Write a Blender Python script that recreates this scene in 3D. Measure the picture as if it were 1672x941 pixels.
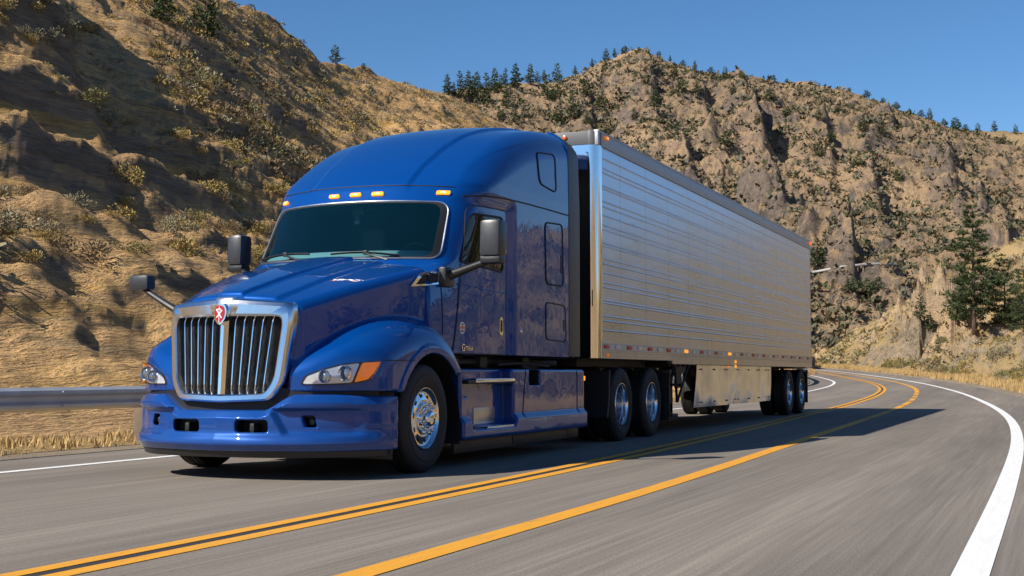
import bpy, bmesh, math, random
import numpy as np
from mathutils import Vector, Matrix

SC = bpy.context.scene
COL = SC.collection
for _o in list(bpy.data.objects):
    bpy.data.objects.remove(_o)

# ------------------------------------------------------------------ camera
CAM_P = np.array([6.842, -11.573, 0.9326])
CAM_YAW, CAM_PITCH, FPX = 0.3846, 0.0629, 2212.8
cam_d = bpy.data.cameras.new('camera')
cam_d.sensor_width = 36.0
cam_d.lens = FPX / 1672.0 * 36.0
cam_d.clip_start = 0.1
cam_d.clip_end = 6000.0
cam = bpy.data.objects.new('camera', cam_d)
COL.objects.link(cam)
cam.location = CAM_P
cam.rotation_euler = (math.pi / 2 + CAM_PITCH, 0, CAM_YAW)
SC.camera = cam

# ------------------------------------------------------------------ light
SUN_L = np.array([2.75, 4.2, -4.11])          # direction the sunlight travels
SUN_EL = math.asin(4.11 / np.linalg.norm(SUN_L))
SUN_AZ = math.atan2(-SUN_L[0], -SUN_L[1])     # bearing of the sun, clockwise from +Y
world = bpy.data.worlds.new('World')
SC.world = world
world.use_nodes = True
wn = world.node_tree
wn.nodes.clear()
w_out = wn.nodes.new('ShaderNodeOutputWorld')
w_bg = wn.nodes.new('ShaderNodeBackground')
w_sky = wn.nodes.new('ShaderNodeTexSky')
w_sky.sky_type = 'NISHITA'
w_sky.sun_disc = False
w_sky.sun_elevation = SUN_EL
w_sky.sun_rotation = SUN_AZ
w_sky.altitude = 2200.0
w_sky.air_density = 1.0
w_sky.dust_density = 0.5
w_sky.ozone_density = 2.5
w_bg.inputs['Strength'].default_value = 0.092
w_hs = wn.nodes.new('ShaderNodeHueSaturation')
w_hs.inputs['Saturation'].default_value = 1.22
wn.links.new(w_sky.outputs[0], w_hs.inputs['Color'])
wn.links.new(w_hs.outputs[0], w_bg.inputs['Color'])
wn.links.new(w_bg.outputs[0], w_out.inputs['Surface'])
sun_d = bpy.data.lights.new('sun', 'SUN')
sun_d.energy = 5.0
sun_d.angle = math.radians(0.5)
sun_d.color = (1.0, 0.94, 0.84)
sun = bpy.data.objects.new('sun', sun_d)
COL.objects.link(sun)
sun.rotation_euler = Vector(SUN_L).to_track_quat('-Z', 'Y').to_euler()
SC.view_settings.view_transform = 'Standard'
SC.view_settings.look = 'None'
SC.view_settings.exposure = 0.45
SC.view_settings.gamma = 1.0
SC.view_settings.use_curve_mapping = False
SC.render.engine = 'CYCLES'
SC.cycles.max_bounces = 8
SC.cycles.transparent_max_bounces = 12
SC.cycles.use_denoising = True

R_ = random.Random(7)
RNG = np.random.default_rng(11)


# ------------------------------------------------------------------ object helpers
def tag(o, label=None, cat=None, group=None, kind=None):
    if label: o['label'] = label
    if cat: o['category'] = cat
    if group: o['group'] = group
    if kind: o['kind'] = kind
    return o


def empty(name, loc=(0, 0, 0), parent=None, rz=0.0):
    o = bpy.data.objects.new(name, None)
    o.empty_display_size = 0.2
    COL.objects.link(o)
    o.location = loc
    o.rotation_euler = (0, 0, rz)
    if parent: o.parent = parent
    return o


def mesh_obj(name, verts, faces, mats, parent=None, smooth=True, mi=None, normals=None, angle=None):
    me = bpy.data.meshes.new(name)
    if isinstance(faces, np.ndarray):
        v = np.asarray(verts, np.float32)
        n, k = faces.shape
        me.vertices.add(len(v)); me.vertices.foreach_set('co', v.ravel())
        me.loops.add(n * k); me.loops.foreach_set('vertex_index', faces.astype(np.int32).ravel())
        me.polygons.add(n)
        me.polygons.foreach_set('loop_start', np.arange(0, n * k, k, dtype=np.int32))
        me.polygons.foreach_set('loop_total', np.full(n, k, np.int32))
        me.update(calc_edges=True)
    else:
        me.from_pydata([tuple(map(float, p)) for p in verts], [], [tuple(int(i) for i in f) for f in faces])
        me.update()
    if not isinstance(mats, (list, tuple)): mats = [mats]
    for m in mats: me.materials.append(m)
    if mi is not None: me.polygons.foreach_set('material_index', np.asarray(mi, np.int32))
    if smooth:
        me.polygons.foreach_set('use_smooth', np.ones(len(me.polygons), bool))
        if angle is not None:
            me.set_sharp_from_angle(angle=math.radians(angle))
        if normals is not None:
            me.normals_split_custom_set_from_vertices([tuple(map(float, q)) for q in normals])
    o = bpy.data.objects.new(name, me)
    COL.objects.link(o)
    if parent: o.parent = parent
    return o


class MB:
    """collects simple shapes into one mesh"""
    def __init__(s): s.v = []; s.f = []; s.m = []
    def add(s, vs, fs, mi=0):
        b = len(s.v)
        s.v += [tuple(map(float, p)) for p in vs]
        s.f += [tuple(int(i) + b for i in f) for f in fs]
        s.m += [mi] * len(fs)
    def box(s, lo, hi, bev=0.0, mi=0, fn=None):
        bm = bmesh.new()
        bmesh.ops.create_cube(bm, size=1.0)
        lo = np.array(lo, float); hi = np.array(hi, float)
        for v in bm.verts:
            v.co = Vector(((np.array(v.co) + .5) * (hi - lo) + lo).tolist())
        if bev > 0:
            bmesh.ops.bevel(bm, geom=list(bm.edges), offset=bev, segments=2, profile=.6, affect='EDGES')
        bm.verts.index_update()
        vs = [tuple(v.co) for v in bm.verts]
        if fn: vs = [fn(*p) for p in vs]
        s.add(vs, [[v.index for v in f.verts] for f in bm.faces], mi)
        bm.free()
        return s
    def tube(s, pts, r, n=8, mi=0, closed=False, cap=True):
        pts = [np.array(p, float) for p in pts]
        rs = r if isinstance(r, (list, tuple, np.ndarray)) else [r] * len(pts)
        N = len(pts); vs = []
        up = None
        for i, p in enumerate(pts):
            a = pts[(i - 1) % N] if (closed or i > 0) else p
            b = pts[(i + 1) % N] if (closed or i < N - 1) else p
            t = b - a; t = t / (np.linalg.norm(t) + 1e-12)
            if up is None:
                up = np.array([0, 0, 1.]) if abs(t[2]) < .9 else np.array([1., 0, 0])
            x = np.cross(up, t); x /= np.linalg.norm(x) + 1e-12
            y = np.cross(t, x); up = y
            for k in range(n):
                q = 2 * math.pi * k / n
                vs.append(p + rs[i] * (x * math.cos(q) + y * math.sin(q)))
        fs = []
        for i in range(N if closed else N - 1):
            j = (i + 1) % N
            for k in range(n):
                l = (k + 1) % n
                fs.append((i * n + k, i * n + l, j * n + l, j * n + k))
        if cap and not closed:
            fs.append(tuple(range(n - 1, -1, -1)))
            fs.append(tuple((N - 1) * n + k for k in range(n)))
        s.add(vs, fs, mi)
        return s
    def lathe(s, prof, n=48, axis='x', center=(0, 0, 0), mi=0, sgn=1):
        """profile of (offset along axis, radius)"""
        c = np.array(center, float); vs = []
        for a, r in prof:
            for k in range(n):
                q = 2 * math.pi * k / n
                if axis == 'x': p = (a * sgn, r * math.cos(q), r * math.sin(q))
                elif axis == 'z': p = (r * math.cos(q), r * math.sin(q), a)
                else: p = (r * math.cos(q), a * sgn, r * math.sin(q))
                vs.append(c + np.array(p))
        fs = []
        for i in range(len(prof) - 1):
            for k in range(n):
                l = (k + 1) % n
                fs.append((i * n + k, i * n + l, (i + 1) * n + l, (i + 1) * n + k))
        s.add(vs, fs, mi)
        return s
    def build(s, name, mats, parent=None, smooth=True, angle=35):
        o = mesh_obj(name, s.v, s.f, mats, parent, smooth=smooth, mi=s.m, angle=angle if smooth else None)
        bm = bmesh.new(); bm.from_mesh(o.data)
        bmesh.ops.recalc_face_normals(bm, faces=bm.faces)
        bm.to_mesh(o.data); bm.free()
        if smooth and angle is not None: o.data.set_sharp_from_angle(angle=math.radians(angle))
        return o


# ------------------------------------------------------------------ materials
def nmat(name):
    m = bpy.data.materials.new(name); m.use_nodes = True
    nt = m.node_tree
    b = nt.nodes['Principled BSDF']
    return m, nt, b


def pmat(name, col, rough=.5, metal=0.0, coat=0.0, spec=None, emis=None, es=0.0, noise=0.0, nscale=8.0, bump=0.0, bscale=40.0):
    m, nt, b = nmat(name)
    b.inputs['Base Color'].default_value = (*col, 1)
    b.inputs['Roughness'].default_value = rough
    b.inputs['Metallic'].default_value = metal
    b.inputs['Coat Weight'].default_value = coat
    b.inputs['Coat Roughness'].default_value = .04
    if spec is not None: b.inputs['Specular IOR Level'].default_value = spec
    if emis:
        b.inputs['Emission Color'].default_value = (*emis, 1)
        b.inputs['Emission Strength'].default_value = es
    tc = None
    if noise or bump:
        tc = nt.nodes.new('ShaderNodeTexCoord')
    if noise:
        n = nt.nodes.new('ShaderNodeTexNoise'); n.inputs['Scale'].default_value = nscale; n.inputs['Detail'].default_value = 6
        nt.links.new(tc.outputs['Object'], n.inputs['Vector'])
        mx = nt.nodes.new('ShaderNodeMix'); mx.data_type = 'RGBA'
        mx.inputs[6].default_value = (*[max(0, c * (1 - noise)) for c in col], 1)
        mx.inputs[7].default_value = (*[min(1, c * (1 + noise)) for c in col], 1)
        nt.links.new(n.outputs[0], mx.inputs[0])
        nt.links.new(mx.outputs[2], b.inputs['Base Color'])
        mr = nt.nodes.new('ShaderNodeMapRange')
        mr.inputs[3].default_value = max(0.02, rough - .12 * noise * 2); mr.inputs[4].default_value = min(1, rough + .12 * noise * 2)
        nt.links.new(n.outputs[0], mr.inputs[0]); nt.links.new(mr.outputs[0], b.inputs['Roughness'])
    if bump:
        n2 = nt.nodes.new('ShaderNodeTexNoise'); n2.inputs['Scale'].default_value = bscale; n2.inputs['Detail'].default_value = 5
        nt.links.new(tc.outputs['Object'], n2.inputs['Vector'])
        bp = nt.nodes.new('ShaderNodeBump'); bp.inputs['Strength'].default_value = bump; bp.inputs['Distance'].default_value = .01
        nt.links.new(n2.outputs[0], bp.inputs['Height']); nt.links.new(bp.outputs[0], b.inputs['Normal'])
    return m


def paint_mat(name, col):
    m, nt, b = nmat(name)
    N = nt.nodes.new; L = nt.links.new
    tc = N('ShaderNodeTexCoord')
    b.inputs['Metallic'].default_value = .15
    b.inputs['Roughness'].default_value = .38
    b.inputs['Specular IOR Level'].default_value = .05
    b.inputs['Coat Weight'].default_value = 1.0
    b.inputs['Coat Roughness'].default_value = .012; b.inputs['Coat IOR'].default_value = 1.5
    fl = N('ShaderNodeTexVoronoi'); fl.inputs['Scale'].default_value = 900
    L(tc.outputs['Object'], fl.inputs['Vector'])
    mx = N('ShaderNodeMix'); mx.data_type = 'RGBA'
    mx.inputs[6].default_value = (*[c * .8 for c in col], 1); mx.inputs[7].default_value = (*[c * 1.2 for c in col], 1)
    L(fl.outputs['Color'], mx.inputs[0])
    # road dust low down
    sx = N('ShaderNodeSeparateXYZ'); L(tc.outputs['Object'], sx.inputs[0])
    mr = N('ShaderNodeMapRange'); mr.inputs[1].default_value = 1.15; mr.inputs[2].default_value = .25; mr.inputs[3].default_value = 0; mr.inputs[4].default_value = .10
    L(sx.outputs[2], mr.inputs[0])
    nz = N('ShaderNodeTexNoise'); nz.inputs['Scale'].default_value = 5; nz.inputs['Detail'].default_value = 7; L(tc.outputs['Object'], nz.inputs['Vector'])
    mu = N('ShaderNodeMath'); mu.operation = 'MULTIPLY'; L(mr.outputs[0], mu.inputs[0]); L(nz.outputs[0], mu.inputs[1])
    m2 = N('ShaderNodeMix'); m2.data_type = 'RGBA'; m2.inputs[7].default_value = (.25, .2, .15, 1)
    L(mu.outputs[0], m2.inputs[0]); L(mx.outputs[2], m2.inputs[6])
    ge = N('ShaderNodeNewGeometry')
    m3 = N('ShaderNodeMix'); m3.data_type = 'RGBA'; m3.inputs[7].default_value = (.025, .025, .028, 1)
    L(ge.outputs['Backfacing'], m3.inputs[0]); L(m2.outputs[2], m3.inputs[6])
    L(m3.outputs[2], b.inputs['Base Color'])
    # coat orange peel
    n2 = N('ShaderNodeTexNoise'); n2.inputs['Scale'].default_value = 6; n2.inputs['Detail'].default_value = 2; L(tc.outputs['Object'], n2.inputs['Vector'])
    bp = N('ShaderNodeBump'); bp.inputs['Strength'].default_value = .05; bp.inputs['Distance'].default_value = .02
    n2.inputs['Scale'].default_value = 9
    n4 = N('ShaderNodeTexNoise'); n4.inputs['Scale'].default_value = 1.7; n4.inputs['Detail'].default_value = 1; L(tc.outputs['Object'], n4.inputs['Vector'])
    b4 = N('ShaderNodeBump'); b4.inputs['Strength'].default_value = .12; b4.inputs['Distance'].default_value = .04; L(n4.outputs[0], b4.inputs['Height']); L(b4.outputs[0], bp.inputs['Normal'])
    L(n2.outputs[0], bp.inputs['Height']); L(bp.outputs[0], b.inputs['Coat Normal'])
    return m


def glass_mat(name, tint, opac, rough=.0, body=None):
    """thin tinted pane: transparent tint plus mirror reflection by fresnel"""
    m = bpy.data.materials.new(name); m.use_nodes = True; nt = m.node_tree; nt.nodes.clear()
    N = nt.nodes.new; L = nt.links.new
    o = N('ShaderNodeOutputMaterial'); tr = N('ShaderNodeBsdfTransparent'); tr.inputs[0].default_value = (*tint, 1)
    gl = N('ShaderNodeBsdfGlossy'); gl.inputs['Roughness'].default_value = rough
    di = N('ShaderNodeBsdfDiffuse'); di.inputs[0].default_value = (*(body or [t * .12 for t in tint]), 1)
    m0 = N('ShaderNodeMixShader'); m0.inputs[0].default_value = opac; L(tr.outputs[0], m0.inputs[1]); L(di.outputs[0], m0.inputs[2])
    fr = N('ShaderNodeFresnel'); fr.inputs[0].default_value = 1.5
    mx = N('ShaderNodeMixShader'); L(fr.outputs[0], mx.inputs[0]); L(m0.outputs[0], mx.inputs[1]); L(gl.outputs[0], mx.inputs[2])
    L(mx.outputs[0], o.inputs[0])
    return m


M = {}
M['blue'] = paint_mat('blue_metallic_paint', (.0004, .053, .255))
M['blue_in'] = pmat('cab_interior_trim', (.11, .115, .12), .8)
M['chrome'] = pmat('chrome', (.82, .83, .85), .07, 1.0, noise=.06, nscale=20)
M['satin'] = pmat('brushed_chrome', (.70, .72, .76), .15, 1.0, noise=.1, nscale=14)
M['alu'] = pmat('aluminium', (.62, .62, .62), .3, 1.0, noise=.18, nscale=10, bump=.05, bscale=25)
M['black'] = pmat('black_plastic', (.018, .018, .019), .42, noise=.3, nscale=12, bump=.08, bscale=160)
M['gap'] = pmat('panel_gap_rubber', (.006, .007, .010), .6)
M['frame'] = pmat('chassis_steel', (.02, .019, .018), .6, noise=.5, nscale=9)
M['rubber'] = pmat('tyre_rubber', (.017, .0165, .016), .72, noise=.35, nscale=7, bump=.12, bscale=60)
M['mirror'] = pmat('mirror_glass', (.75, .8, .85), .02, 1.0)
M['mirror_case'] = pmat('mirror_housing', (.032, .034, .038), .36, noise=.2, nscale=30)
M['red'] = pmat('red_enamel', (.42, .008, .018), .25, coat=.6)
M['white'] = pmat('white_enamel', (.8, .8, .8), .35)
M['amber'] = pmat('amber_lens', (1.0, .32, .012), .3, emis=(1.0, .24, .01), es=.22, noise=.25, nscale=60)  # faint emission stands in for sunlight thrown back by the lens
M['amber_lit'] = pmat('amber_lamp_lit', (.9, .32, .02), .2, emis=(1.0, .33, .02), es=.8, noise=.3, nscale=50)
M['bulb'] = pmat('lamp_filament', (1, .8, .4), .3, emis=(1, .62, .15), es=3.0)
M['windshield'] = glass_mat('windshield_glass', (.55, .88, .95), .11, body=(.002, .075, .125))
M['side_glass'] = glass_mat('side_window_glass', (.30, .34, .30), .45, body=(.012, .013, .010))
M['lamp_bowl'] = pmat('lamp_reflector', (.93, .94, .96), .30, .45, coat=1, noise=.12, nscale=30)
M['lens'] = glass_mat('clear_lens', (.96, .97, .98), .03)
M['dash'] = pmat('dashboard', (.34, .35, .33), .85, noise=.1)
M['seat'] = pmat('seat_fabric', (.16, .165, .175), .9)
M['redrefl'] = pmat('red_reflective_tape', (.68, .02, .015), .4, noise=.2, nscale=80)
M['whiterefl'] = pmat('white_reflective_tape', (.62, .62, .6), .3, coat=.4, noise=.2, nscale=80)


# ------------------------------------------------------------------ implicit surfaces
def spl(xs, ys, n=1500):
    """smooth monotone-ish cubic through points, as a dense lookup"""
    xs = np.array(xs, float); ys = np.array(ys, float)
    d = np.diff(ys) / np.diff(xs)
    m = np.zeros(len(xs))
    m[0] = d[0]; m[-1] = d[-1]
    for i in range(1, len(xs) - 1):
        h0, h1 = xs[i] - xs[i - 1], xs[i + 1] - xs[i]
        m[i] = (d[i - 1] * h1 + d[i] * h0) / (h0 + h1)
        if d[i - 1] * d[i] <= 0: m[i] = 0
    t = np.linspace(xs[0], xs[-1], n)
    k = np.clip(np.searchsorted(xs, t, side='right') - 1, 0, len(xs) - 2)
    h = xs[k + 1] - xs[k]; u = (t - xs[k]) / h
    v = (2*u**3 - 3*u**2 + 1) * ys[k] + (u**3 - 2*u**2 + u) * h * m[k] + (-2*u**3 + 3*u**2) * ys[k + 1] + (u**3 - u**2) * h * m[k + 1]
    for _ in range(2):
        w = np.convolve(np.pad(v, 15, mode='edge'), np.ones(31) / 31, 'valid'); v = w
    return lambda q: np.interp(q, t, v)


def sst(a, b, x):
    t = np.clip((x - a) / (b - a), 0, 1)
    return t * t * (3 - 2 * t)


def rmax(a, b, r):
    u = np.maximum(a + r, 0); v = np.maximum(b + r, 0)
    return np.minimum(np.maximum(a + r, b + r), 0) + np.sqrt(u * u + v * v) - r


def rmin(a, b, r):
    return -rmax(-a, -b, r)


def surface_net(f, lo, hi, h, smooth=2):
    lo = np.array(lo, float); n = np.ceil((np.array(hi) - lo) / h).astype(int) + 1
    ax = [lo[i] + h * np.arange(n[i]) for i in range(3)]
    X, Y, Z = np.meshgrid(*ax, indexing='ij')
    V = f(X, Y, Z); I = V < 0
    cs = np.zeros((n[0]-1, n[1]-1, n[2]-1), int)
    for a in (0, 1):
        for b in (0, 1):
            for c in (0, 1):
                cs += I[a:n[0]-1+a, b:n[1]-1+b, c:n[2]-1+c]
    mix = (cs > 0) & (cs < 8)
    idx = -np.ones(mix.shape, int); idx[mix] = np.arange(mix.sum())
    ci = np.argwhere(mix); acc = np.zeros((len(ci), 3)); cnt = np.zeros(len(ci))
    for d in range(3):
        o1, o2 = [k for k in range(3) if k != d]
        for a in (0, 1):
            for b in (0, 1):
                p0 = ci.copy(); p0[:, o1] += a; p0[:, o2] += b
                p1 = p0.copy(); p1[:, d] += 1
                v0 = V[p0[:, 0], p0[:, 1], p0[:, 2]]; v1 = V[p1[:, 0], p1[:, 1], p1[:, 2]]
                s = (v0 < 0) != (v1 < 0)
                t = np.where(s, v0 / np.where(s, v0 - v1, 1), 0)
                q = p0.astype(float); q[:, d] += t
                acc[s] += q[s]; cnt[s] += 1
    P = lo + h * acc / cnt[:, None]
    F = []
    for d in range(3):
        o1, o2 = (d + 1) % 3, (d + 2) % 3
        sl0 = [slice(None)] * 3; sl1 = [slice(None)] * 3
        sl0[d] = slice(0, -1); sl1[d] = slice(1, None)
        A = I[tuple(sl0)]; B = I[tuple(sl1)]
        e = np.argwhere(A != B)
        e = e[(e[:, o1] > 0) & (e[:, o2] > 0) & (e[:, o1] < n[o1]-1) & (e[:, o2] < n[o2]-1)]
        flip = B[e[:, 0], e[:, 1], e[:, 2]]
        q = []
        for a, b in ((1, 1), (0, 1), (0, 0), (1, 0)):
            c = e.copy(); c[:, o1] -= a; c[:, o2] -= b
            q.append(idx[c[:, 0], c[:, 1], c[:, 2]])
        q = np.stack(q, 1); q[flip] = q[flip][:, ::-1]
        F.append(q)
    F = np.concatenate(F); F = F[(F >= 0).all(1)]
    e = 1e-3

    def grad(P):
        g = np.zeros_like(P)
        for i in range(3):
            a = P.copy(); a[:, i] += e; b = P.copy(); b[:, i] -= e
            g[:, i] = (f(a[:, 0], a[:, 1], a[:, 2]) - f(b[:, 0], b[:, 1], b[:, 2])) / (2 * e)
        return g

    def proj(P, k):
        for _ in range(k):
            g = grad(P); v = f(P[:, 0], P[:, 1], P[:, 2])
            s = -(v / np.maximum((g * g).sum(1), .05))[:, None] * g
            l = np.linalg.norm(s, axis=1, keepdims=True)
            P = P + s * np.minimum(1, h * .6 / np.maximum(l, 1e-9))
        return P
    P = proj(P, 4)
    for _ in range(smooth):
        S = np.zeros_like(P); c = np.zeros(len(P))
        for k in range(4):
            np.add.at(S, F[:, k], P[F[:, (k + 1) % 4]]); np.add.at(S, F[:, (k + 1) % 4], P[F[:, k]])
            np.add.at(c, F[:, k], 1); np.add.at(c, F[:, (k + 1) % 4], 1)
        P = P * .5 + .5 * S / np.maximum(c, 1)[:, None]
        P = proj(P, 2)
    g = grad(P); g /= np.linalg.norm(g, axis=1, keepdims=True) + 1e-9
    return P, F, g


# ---- hood with fenders (x = truck's left, y = rearward from the front axle, z = up)
h_zc = spl([-1.6, -1.40, -1.0, -.6, -.2, .2, .6], [1.50, 1.60, 1.73, 1.845, 1.945, 2.04, 2.12])
h_w = spl([-1.6, -1.35, -.9, -.3, .2, .6], [.60, .64, .77, .95, 1.07, 1.14])
h_zf = spl([-1.7, -1.38, -1.15, -.9, -.55, -.2, .1, .4, .62, .82, .95, 1.1], [.62, .93, 1.12, 1.26, 1.39, 1.46, 1.48, 1.45, 1.36, 1.19, 1.0, .7])
h_yf = spl([0, .3, .64, .85, 1.05, 1.2, 1.3, 1.4], [-1.42, -1.39, -1.32, -1.235, -1.10, -.95, -.80, -.55])
ARCH_C, ARCH_R = (.12, .38), .74


def f_hood(x, y, z):
    a = np.sqrt(x * x + 1e-6)
    zc = h_zc(y); w = h_w(y)
    t = y + 1.4
    top = zc - .085 * (a / w) ** 2
    rw = .095 + .10 * t
    top = top + .032 * (1 - sst(rw, rw + .04, a))
    r2 = .43 + .10 * t
    top = top - .028 * sst(r2 - .02, r2 + .04, a)
    side = a - w
    front = (-1.345 + .10 * (a / .64) ** 2) - y
    fh = rmax((z - top) * .95, side * .95, .075)
    fh = rmax(fh, front, .03)
    fh = np.maximum(fh, y - .375)
    fh = rmax(fh, .72 - z, .012)
    # fender
    zf = h_zf(y)
    u = np.maximum(a - .90, 0) / .40; v = np.maximum(z - (zf - .34), 0) / .34
    ff = (np.sqrt(u * u + v * v + 1e-9) - 1) * .33
    ff = np.maximum(ff, (z - zf) * .8)
    ff = rmax(ff, (h_yf(a) + .12 * np.maximum(z - .9, 0) - y) * .8, .06)
    ff = np.maximum(ff, y - .93)
    ff = np.maximum(ff, .595 - a)
    zb = np.where(y < .1, .775, .93)
    ff = rmax(ff, zb - z, .012)
    f = rmin(fh, ff, .024)
    # raised lip round the wheel opening
    dc = np.hypot(y - ARCH_C[0], z - ARCH_C[1])
    f = f - .014 * (1 - sst(ARCH_R + .075, ARCH_R + .10, dc)) * sst(1.0, 1.1, a)
    arch = np.maximum(dc - ARCH_R, .70 - a)
    f = rmax(f, -arch, .008)
    return f


# ---- cab, sleeper and roof fairing
c_yc = spl([1.0, 1.9, 2.08, 2.3, 2.5, 2.7, 2.86, 3.2], [.38, .40, .44, .58, .71, .84, .935, 1.10])
c_zt = spl([.6, 1.0, 1.3, 1.7, 2.13, 2.7, 3.13, 3.6, 4.2, 4.6], [2.62, 2.93, 3.15, 3.385, 3.59, 3.775, 3.87, 3.94, 3.985, 3.99])


c_arc = spl([1.0, 1.35, 1.65, 2.0, 2.44, 2.9, 3.4, 4.0, 4.4], [2.80, 2.98, 3.17, 3.33, 3.47, 3.58, 3.68, 3.755, 3.78])


def c_w(y, z):
    w = 1.262 - .02 * np.maximum(z - 3.0, 0)
    za = c_arc(y)
    w = w - .011 * sst(za + .018, za - .018, z)
    tap = np.clip((1.9 - y) / 1.2, 0, 1.3) ** 1.6 * (.035 + .085 * sst(1.4, 2.6, z))
    ins = .050 * sst(2.40, 2.14, y) * sst(2.86, 2.70, z)
    return w - ins - tap


def c_yf(a, z):
    return c_yc(z) + .30 * (a / 1.03) ** 2.3 * sst(1.85, 2.1, z)


def f_cab(x, y, z):
    a = np.sqrt(x * x + 1e-6)
    side = a - c_w(y, z)
    front = (c_yf(a, z) - y) * .82
    sw = .26 * (a / 1.2) ** 2.4
    t = c_zt(y - sw) - .05 * (a / 1.2) ** 2
    rr = .35 + .16 * np.clip(y - 1.0, 0, 2) * .5
    rw = .56 + .05 * np.clip(y - 1, 0, 3)
    t = t - .030 * sst(rw - .022, rw + .038, a)
    roof = (z - t) * .86
    fr = rmax(front, roof, .03)
    r = .16 + .10 * sst(2.75, 3.2, z)
    f = rmax(fr, side, .02 + r * sst(1.9, 2.2, z))
    f = rmax(f, y - 4.14, .05)
    return np.maximum(f, 1.125 - z)


# ---- bumper
b_y = spl([0, .35, .62, .9, 1.1, 1.22, 1.29, 1.33], [-1.565, -1.535, -1.465, -1.33, -1.15, -.98, -.80, -.50])
b_p = spl([.15, .235, .285, .325, .365, .41, .50, .60, .66, .76, .9], [.10, .055, .010, -.030, -.020, .010, .014, .016, .0, .0, .0])


def rbox2(u, v, cu, cv, hu, hv, r):
    qu = np.abs(u - cu) - hu + r; qv = np.abs(v - cv) - hv + r
    return np.hypot(np.maximum(qu, 0), np.maximum(qv, 0)) + np.minimum(np.maximum(qu, qv), 0) - r


def f_bump(x, y, z):
    a = np.sqrt(x * x + 1e-6)
    yb = b_y(a)
    rise = .135 * sst(.40, .70, a) - .02 * sst(.9, 1.3, a)
    rec = sst(.545, .60, a + .55 * (z - .5)) * sst(.385, .42, z) * sst(.635, .605, z) * sst(1.24, 1.08, a)
    p = b_p(z) + .055 * rec + np.maximum(z - rise - .548, 0) * .95
    front = (yb + p * (.75 + .25 * sst(0, .6, a)) - y) * .72
    top = z - (.615 + rise)
    f = rmax(front, top, .02)
    f = rmax(f, .255 - z, .02)
    f = np.maximum(f, y - np.where(a > .8, -.625, -1.0))
    f = rmax(f, a - 1.315, .02)
    # rear edge of the side leans forward to clear the tyre
    f = np.maximum(f, (y + .60 + .10 * (z - .25)) * .97 - .06)
    slot = np.maximum(rbox2(a, z + .10 * (a - .33) * 0, .335, .475, .150, .052, .03), y + 1.38)
    fog = np.maximum(rbox2(a + .25 * (z - .5), z, .80, .515, .048, .050, .018), y + 1.22)
    f = rmax(f, -slot, .012)
    f = rmax(f, -fog, .012)
    return f


# ---- side fairing with the steps and the tank cover (truck's left side, x > 0)
def f_skirt(x, y, z):
    body = rmax(np.abs(y - 2.815) - 1.915, np.abs(z - .62) - .365, .04)
    out = 1.235 + .045 * sst(.50, .43, z)
    f = rmax(body, x - out, .035)
    f = np.maximum(f, .72 - x)
    # step recess
    rec = rbox2(y, z, 1.72, .615, .62, .255, .09)
    rec2 = rbox2(y, z, 1.62, .90, .66, .20, .05)
    deep = 1.235 - .17 * sst(.28, .78, z) - .0 * y
    pocket = np.maximum(np.minimum(rec, rec2), (1.10 + .10 * sst(.86, .62, z) * 0) - x)
    f = rmax(f, -pocket, .03)
    hole = np.maximum(rbox2(y, z, 2.98, .885, .17, .085, .03), 1.05 - x)
    f = rmax(f, -hole, .012)
    return f


def march_x(f, y, z, x0=1.6, n=60):
    """x of the outer surface at given y, z"""
    y = np.asarray(y, float); z = np.asarray(z, float)
    lo = np.zeros_like(y) + .2; hi = np.zeros_like(y) + x0
    xs = np.linspace(x0, .2, 141); best = np.full(y.shape, np.nan)
    prev = f(np.full(y.shape, x0), y, z); px = x0
    done = np.zeros(y.shape, bool)
    for q in xs[1:]:
        v = f(np.full(y.shape, q), y, z)
        hit = (~done) & (v < 0)
        lo = np.where(hit, q, lo); hi = np.where(hit, px, hi); done |= hit; px = q
    for _ in range(30):
        m = (lo + hi) / 2; v = f(m, y, z)
        lo = np.where(v < 0, m, lo); hi = np.where(v < 0, hi, m)
    return (lo + hi) / 2


def march_y(f, x, z, y0=-1.9, y1=2.5):
    """y of the front surface at given x, z"""
    x = np.asarray(x, float); z = np.asarray(z, float)
    done = np.zeros(x.shape, bool); lo = np.full(x.shape, y0); hi = np.full(x.shape, y1); py = y0
    for q in np.linspace(y0, y1, 241)[1:]:
        hit = (~done) & (f(x, np.full(x.shape, q), z) < 0)
        lo = np.where(hit, py, lo); hi = np.where(hit, q, hi); done |= hit; py = q
    for _ in range(30):
        m = (lo + hi) / 2; v = f(x, m, z)
        hi = np.where(v < 0, m, hi); lo = np.where(v < 0, lo, m)
    return (lo + hi) / 2


def normal_at(f, P):
    P = np.asarray(P, float); e = 1.5e-3; g = np.zeros_like(P)
    for i in range(3):
        a = P.copy(); a[..., i] += e; b = P.copy(); b[..., i] -= e
        g[..., i] = f(a[..., 0], a[..., 1], a[..., 2]) - f(b[..., 0], b[..., 1], b[..., 2])
    return g / (np.linalg.norm(g, axis=-1, keepdims=True) + 1e-12)


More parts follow.
